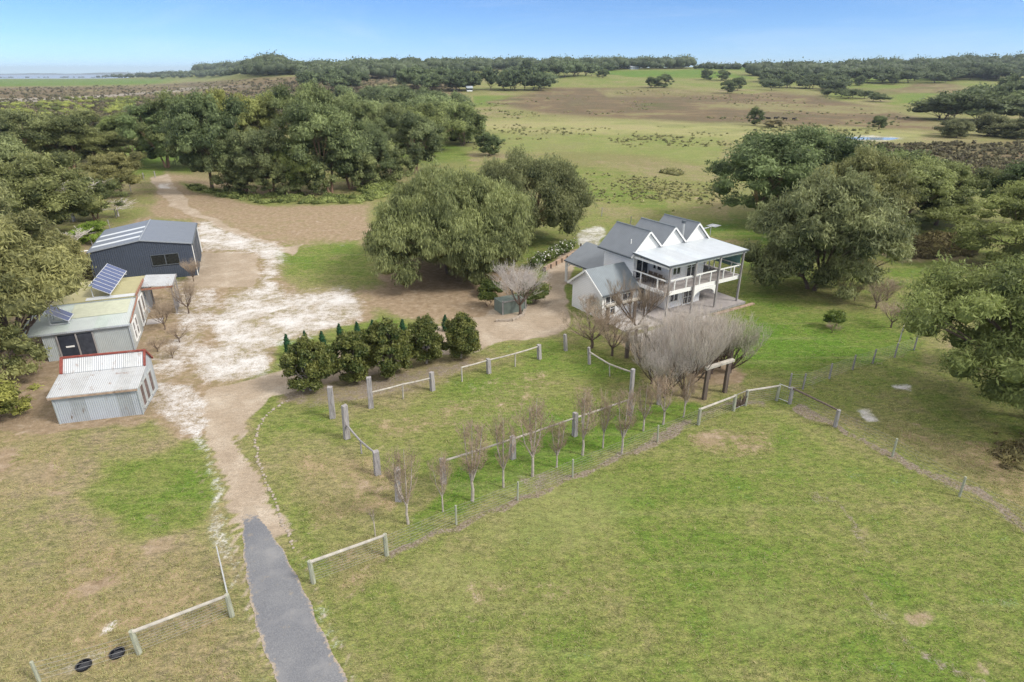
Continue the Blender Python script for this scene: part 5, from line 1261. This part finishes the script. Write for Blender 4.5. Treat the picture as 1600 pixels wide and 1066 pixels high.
# thicket in front of the house: vase shaped, full of pale twigs
vs_=[bare(80+i,5.5,.35,.42,.11,4,stems=9,up=.6,child=3,wid=.66,br0=.40,shrink=.74,tw=.0055,bark=m_darkbark,twig=m_twigp,buds=2) for i in range(2)]
print('vase',vs_[0].n)
vg=bare(88,5.,.3,.30,.09,4,stems=9,up=.8,child=3,wid=.5,br0=.42,shrink=.72,tw=.0055,bark=m_darkbark,twig=simple('green_grey_twig',(.37,.36,.27),.9,var=.2))
TG='bare shrubs in the thicket before the house'
for k,(u,v,vt,r,lb) in enumerate([(1000,566,500,1.7,'bare thicket tree nearest the dark-limbed tree, left end of the thicket'),(1038,622,520,2.1,'bare thicket tree at the left front, above the eleventh pear'),(1068,620,480,2.2,'bare thicket tree at the front middle, left of the pergola gate beam'),(1042,585,478,2.2,'bare thicket tree in the left middle'),(1080,590,466,2.3,'tall bare thicket tree in the centre'),(1112,584,474,2.2,'bare thicket tree behind the right pergola beam'),(1018,600,520,1.6,'low spreading bare thicket tree at the left side'),(1050,560,480,2.0,'bare thicket tree close to the deck'),(1100,556,478,1.9,'bare thicket tree below the balcony arch')]):
    L,h,_=hgt(u,vt,u,v); plantb(vs_[k%2],'bare_tree',lb,0,0,h,r,TG,loc=L)
L,h,_=hgt(1141,488,1141,582); plantb(vg,'bare_tree','greenish bare multi-stem tree at the right end of the thicket, against the bright lawn',0,0,h,2.0,TG,loc=L)
L,h,_=hgt(1125,500,1125,575); plantb(vg,'bare_tree','greenish bare shrub joining the thicket and its right-end tree',0,0,h,1.5,TG,loc=L)
dk=bare(85,6.,1.3,.5,.12,4,stems=4,up=.5,child=3,wid=.6,br0=.34,bark=m_darkbark,twig=m_twig,tw=.008)
L,h,_=hgt(993,428,993,535); plantb(dk,'bare_tree','dark-limbed bare tree in front of the left balcony corner',0,0,h,2.4,loc=L,rz=.5)
sp_=bare(86,3.6,.7,.55,.07,4,stems=6,up=.45,child=3,wid=.8,br0=.40,bark=m_darkbark,twig=m_twig,tw=.0042,buds=0)
sw_=bare(87,3.6,.7,.55,.07,4,stems=7,up=.45,child=3,wid=.8,br0=.40,bark=m_darkbark,twig=simple('lichen_pale_twig',(.55,.51,.47),.9,var=.2),tw=.0050,buds=1)
L,h,_=hgt(924,474,924,544); plantb(sp_,'bare_tree','spreading bare tree at the left front corner of the house wing',0,0,h,2.6,loc=L)
L,h,_=hgt(956,490,956,556); plantb(sp_,'bare_tree','spreading bare tree below the wing door',0,0,h,2.0,loc=L,rz=2)
L,h,_=hgt(918,455,918,500); plantb(pears[1],'bare_tree','thin upright bare sapling against the wing gable',0,0,h,.9,loc=L)
L,h,_=hgt(806,400,812,492); plantb(sw_,'bare_tree','round bare white-twigged shrub over the green enclosure',0,0,h*.92,2.35,loc=L)
for k,(u,v,h,r,lb) in enumerate([(1392,512,2.6,1.5,'pale bare tree beside the lawn fence'),(1368,482,2.8,1.6,'reddish bare tree right of the lawn gum'),(1300,520,.9,.7,'tiny bare shrub on the lawn mulch spot'),(1335,470,2.2,.9,'thin bare sapling right under the lawn gum'),(1385,470,2.4,1.4,'bare shrub above the pale bare tree'),(1314,465,2.0,.8,'thin bare sapling left of its twin under the lawn gum')]): plantb(sp_,'bare_tree',lb,u,v,h,r)
bush(1302,512,1.5,.8,'small dark green shrub alone on the lawn',(.8,1,.7),seed=21,n=120)
OG='bare shrubs beside the old workshop'
for k,(u,v,h,r,lb) in enumerate([(258,515,2.8,1.2,'bare grey tree in front of the workshop porch'),(295,490,3.4,1.3,'bare grey tree right of the workshop porch'),(281,535,1.7,1.0,'low bare shrub below the porch shrubs'),(247,550,1.4,.8,'low bare shrub near the workshop side wall'),(303,440,2.6,1.1,'bare grey shrub at the corner of the steel shed'),(270,560,1.2,.7,'smallest bare shrub in the sandy ground')]): plantb(sp_,'bare_tree',lb,u,v,h,r,OG)
# bleached dead branches in the left gums
dead=bare(95,5.5,2.4,.9,.16,3,stems=6,up=.0,child=3,wid=1.5,br0=.75,shrink=.62,tw=.025,bark=m_dead,twig=m_dead)
for (u,v,h,r,lb) in ((116,346,8.2,5.2,'bleached dead tree with bare spreading branches among the left gums'),(185,338,2.6,3.2,'bleached low dead tree left of the farm track'),(120,392,3.0,2.4,'dead grey tree left of the bright bush')):
    plantb(dead,'dead_tree',lb,u,v,h,r)
# ------------------------------------------------------------------ PERGOLA frames
def frame(label,a,b,h,hb_=.24,pm=m_dark_timber):
    A=P(*a,0); B=P(*b,0); t=thing('pergola_frame',label,'pergola',A,0,'rustic pergola frames'); d=B-A
    for q in (Vector((0,0,0)),d):
        m=MB(); hpost(m,q,h,.12,(0,0)); m.build('post',pm,t,bevel=.01)
    m=MB(); n=d.normalized(); m.beam(-n*.3+Vector((0,0,h+.1)),d+n*.4+Vector((0,0,h+.1)),.26,.2); m.build('beam',m_pale,t,bevel=.02)
frame('rustic pergola frame with a broad weathered beam at the right end of the thicket',(1100,624),(1132,613),2.25)
frame('rustic pergola frame behind the right one',(1106,592),(1138,583),2.2)
frame('rustic pergola frame at the left of the thicket, pale beam end showing',(979,559),(1006,549),2.2)
frame('rustic pergola frame nearest the house wing door',(948,516),(990,505),2.1)
frame('rustic pergola frame in the middle of the thicket',(1030,608),(1062,596),2.2)
# distant farm buildings
def farmhouse(u,v,w_,d_,h,label,wm=m_white,rm=m_roofl):
    L=P(u,v); t=thing('farm_building',label,'building',L,.3); m=MB(); m.prism([(0,0),(d_,0),(d_,h),(d_/2,h*1.45),(0,h)],'x',-w_/2,w_/2); m.build('wall',wm,t)
    m=MB()
    for sg in (-1,1):
        y=d_/2+sg*(d_/2+.5); m.prism([(d_/2,h*1.45+.35),(y,h+.1),(y,h),(d_/2,h*1.45+.1)],'x',-w_/2-.5,w_/2+.5)
    m.build('roof',rm,t)
    m=MB()
    for k in range(4): x=-w_/2+w_*(k+.5)/4; m.box(x-.8,x+.8,-.06,-.01,1,h-.6)
    m.build('window',m_glass,t)
farmhouse(973,107.5,20,9,3.4,'white farmhouse among the skyline trees above the green hill field')
farmhouse(992,108.5,13,8,3,'small grey shed right of the skyline farmhouse',m_gal)
farmhouse(193,120,46,16,5,'long white farm building on the far left plain')
farmhouse(181,119.5,18,10,4.5,'short farm building left of the long one on the far plain')
fsh=farmhouse(734,143,4.5,3.5,2.6,'tiny white field shelter at the wood corner')
# cattle
cat=simple('black_cow_hide',(.02,.018,.016),.7,var=.3)
cowpos=[(1190,187,.3),(1200,188,2.8),(1212,187.5,.1),(1226,188.5,3.0),(1240,189,.5),(1180,188.5,2.9)]
m=MB()   # lofted body, one continuous form per animal
def cowbody():
    m=MB()
    m.tube([(-1.0,0,1.1),(-.9,0,1.05),(-.4,0,.98),(.3,0,.98),(.75,0,1.08),(1.05,0,1.25),(1.3,0,1.3),(1.5,0,1.15),(1.7,0,.95)],[.12,.33,.4,.4,.33,.22,.19,.17,.09],10)
    for x in (-.75,.6):
        for y in (-.2,.2): m.tube([(x,y,1.0),(x-.03,y,.5),(x,y,.0)],[.15,.08,.06],7)
    m.tube([(-1.05,0,1.15),(-1.12,0,.5)],[.04,.02],5); m.tube([(1.4,-.2,1.38),(1.4,.2,1.38)],[.04,.04],5)
    return m.mesh('cow',cat)
cm=cowbody()
for k,(u,v,rz) in enumerate(cowpos):
    L=P(u,v); o=bpy.data.objects.new('cow',cm); C.objects.link(o); o.location=L; o.rotation_euler=(0,0,rz); props(o,'black cow grazing in a line behind the grey fallen scrub','cow','black cows in the yellow field')
# grass tufts near the camera
def tufts(n,seed):
    r=np.random.default_rng(seed); y=r.uniform(15,62,n*5); x=r.uniform(-1,1,n*5)*(y*.95+4); z=np.zeros_like(x)
    u,v=UV(x,y,z); ok=(r.uniform(size=len(x))<(20/y)**1.0)
    # keep off drive, gravel, sand, buildings
    ix=np.clip(np.searchsorted(xs,x),0,len(xs)-1); iy=np.clip(np.searchsorted(ys,y),0,len(ys)-1); id_=iy*nx+ix
    ok&=(CHN['grav'][id_]<.3)&(CHN['sand'][id_]<.35)&(CHN['bare'][id_]<.5)&(x>-(22 if 0 else 23)-(y<31)*60-(y>62)*60)
    la_=np.array([[p.y,p.x] for p in la]); ra_=np.array([[p.y,p.x] for p in ra]); la_=la_[np.argsort(la_[:,0])]; ra_=ra_[np.argsort(ra_[:,0])]
    xl=np.interp(y,la_[:,0],la_[:,1]); xr=np.interp(y,ra_[:,0],ra_[:,1]); ok&=~((x>xl-.15)&(x<xr+.15)&(y<33))
    ok&=(CHN['litter'][id_]>.15)|(CHN['dry'][id_]>.42)|(r.uniform(size=len(x))<.45)
    for (du,dv) in ((131.5,1041),(183.5,1022)):
        q=P(du,dv,0); ok&=np.hypot(x-q.x,y-q.y)>.38
    ok&=(vnoise(x,y,.25,9)*.3+.3*vnoise(x,y,1.2,8)+r.uniform(size=len(x))*.7>.6)
    x=x[ok][:n];y=y[ok][:n]; k=len(x); id_=id_[ok][:n]; B=4
    x=np.repeat(x,B)+r.normal(size=k*B)*.05; y=np.repeat(y,B)+r.normal(size=k*B)*.05; idb=np.repeat(id_,B); N=k*B
    h=r.uniform(.025,.07,N)*(1+.8*CHN['dry'][idb]); a=r.uniform(0,6.28,N); w=r.uniform(.010,.022,N); lx=r.normal(size=N)*.05; ly=r.normal(size=N)*.05
    base=np.stack([x,y,np.zeros(N)],1); sd=np.stack([np.cos(a),np.sin(a),np.zeros(N)],1)*w[:,None]; top=base+np.stack([lx,ly,h],1)
    V=np.stack([base-sd,base+sd,top+sd*.4,top-sd*.4],1).reshape(-1,3); T=np.repeat(np.clip(r.normal(size=N)*.22+.55+.35*CHN['dry'][idb]-.3*(CHN['lush'][idb]-.5),0,1),4)
    me=np_mesh('grass',V,np.arange(N*4).reshape(-1,4),m_tuft,{'tint':T}); o=bpy.data.objects.new('grass',me); C.objects.link(o); props(o,'short grass tufts over the near paddocks','grass',kind='stuff'); print('tufts',N)
tufts(42000,3)
#LIGHT
# ------------------------------------------------------------------ world, sun, haze
SUN_AZ=R_(112); SUN_EL=R_(42)     # clockwise from the view direction
wd=bpy.data.worlds.new('World'); scn.world=wd; wd.use_nodes=True; nt=wd.node_tree; bg=nt.nodes['Background']
sky=nt.nodes.new('ShaderNodeTexSky'); sky.sky_type='NISHITA'; sky.sun_disc=False; sky.sun_elevation=SUN_EL; sky.sun_rotation=SUN_AZ; sky.altitude=20; sky.air_density=.6; sky.dust_density=0; sky.ozone_density=10
def wn(t,**k):
    o=nt.nodes.new(t)
    for a,b in k.items(): setattr(o,a,b)
    return o
def wm(op,a,b=None,cl=False):
    m=wn('ShaderNodeMath',operation=op,use_clamp=cl)
    for i,x in enumerate((a,b)):
        if x is None: continue
        if isinstance(x,(int,float)): m.inputs[i].default_value=x
        else: nt.links.new(x,m.inputs[i])
    return m.outputs[0]
tc=wn('ShaderNodeTexCoord'); sx=wn('ShaderNodeSeparateXYZ'); nt.links.new(tc.outputs['Generated'],sx.inputs[0])
zz_=wm('ADD',wm('MAXIMUM',sx.outputs[2],0.0),.12); cx=wn('ShaderNodeCombineXYZ'); nt.links.new(wm('DIVIDE',sx.outputs[0],zz_),cx.inputs[0]); nt.links.new(wm('DIVIDE',sx.outputs[1],zz_),cx.inputs[1])
cn=wn('ShaderNodeTexNoise'); cn.inputs['Scale'].default_value=1.1; cn.inputs['Detail'].default_value=7; cn.inputs['Roughness'].default_value=.6; nt.links.new(cx.outputs[0],cn.inputs['Vector'])
def mr(v,a,b,c=0,d=1):
    m=wn('ShaderNodeMapRange',interpolation_type='SMOOTHSTEP'); nt.links.new(v,m.inputs[0])
    for i,x in enumerate((a,b,c,d)): m.inputs[i+1].default_value=x
    return m.outputs[0]
cover=wm('MULTIPLY',mr(cn.outputs['Fac'],.30,.50),mr(sx.outputs[2],.16,.34))  # unseen clouds above the view, added as bright neutral fill light
cs=wn('ShaderNodeTexNoise'); cs.inputs['Scale'].default_value=.55; cs.inputs['Detail'].default_value=8; cs.inputs['Roughness'].default_value=.65; cs.inputs['Distortion'].default_value=.8; nt.links.new(cx.outputs[0],cs.inputs['Vector'])
wisp=wm('MULTIPLY',mr(cs.outputs['Fac'],.45,.75,0,.13),mr(sx.outputs[2],.0,.03))
mx1=wn('ShaderNodeMix',data_type='RGBA'); nt.links.new(wisp,mx1.inputs[0]); nt.links.new(sky.outputs[0],mx1.inputs[6]); mx1.inputs[7].default_value=(6.2,6.9,7.6,1)
mx2=wn('ShaderNodeMix',data_type='RGBA'); nt.links.new(cover,mx2.inputs[0]); nt.links.new(mx1.outputs[2],mx2.inputs[6]); mx2.inputs[7].default_value=(8.4,8.2,8.0,1)
nt.links.new(mx2.outputs[2],bg.inputs[0]); bg.inputs[1].default_value=.094
sl_=bpy.data.lights.new('sun','SUN'); sl_.energy=2.15; sl_.angle=R_(14); sl_.color=(1,.95,.87); so=bpy.data.objects.new('sun',sl_); C.objects.link(so)
dv=Vector((math.sin(SUN_AZ)*math.cos(SUN_EL),math.cos(SUN_AZ)*math.cos(SUN_EL),math.sin(SUN_EL))); so.rotation_euler=dv.to_track_quat('Z','Y').to_euler()
HAZE=True
if HAZE:
    m=MB(); m.box(-12000,12000,-60,11500,-9,110); h=NT('haze_air'); pv_=h.new('ShaderNodeVolumePrincipled'); pv_.inputs['Color'].default_value=(.76,.88,1,1); pv_.inputs['Density'].default_value=.00010; pv_.inputs['Anisotropy'].default_value=.2; h.L(pv_.outputs[0],h.out.inputs['Volume'])
    props(m.build('haze',h.m),'thin blue air over the whole plain','haze',kind='stuff')
scn.view_settings.view_transform='Standard'; scn.view_settings.look='None'; scn.view_settings.exposure=.70; scn.view_settings.gamma=1
scn.cycles.use_denoising=True; scn.cycles.denoiser='OPENIMAGEDENOISE'; scn.cycles.denoising_input_passes='RGB_ALBEDO_NORMAL'; scn.cycles.denoising_prefilter='FAST'; scn.cycles.max_bounces=6; scn.cycles.diffuse_bounces=3; scn.cycles.transmission_bounces=2; scn.cycles.volume_bounces=0
for o in list(bpy.data.objects):
    if o.type=='MESH' and o.users_collection==() : bpy.data.objects.remove(o)
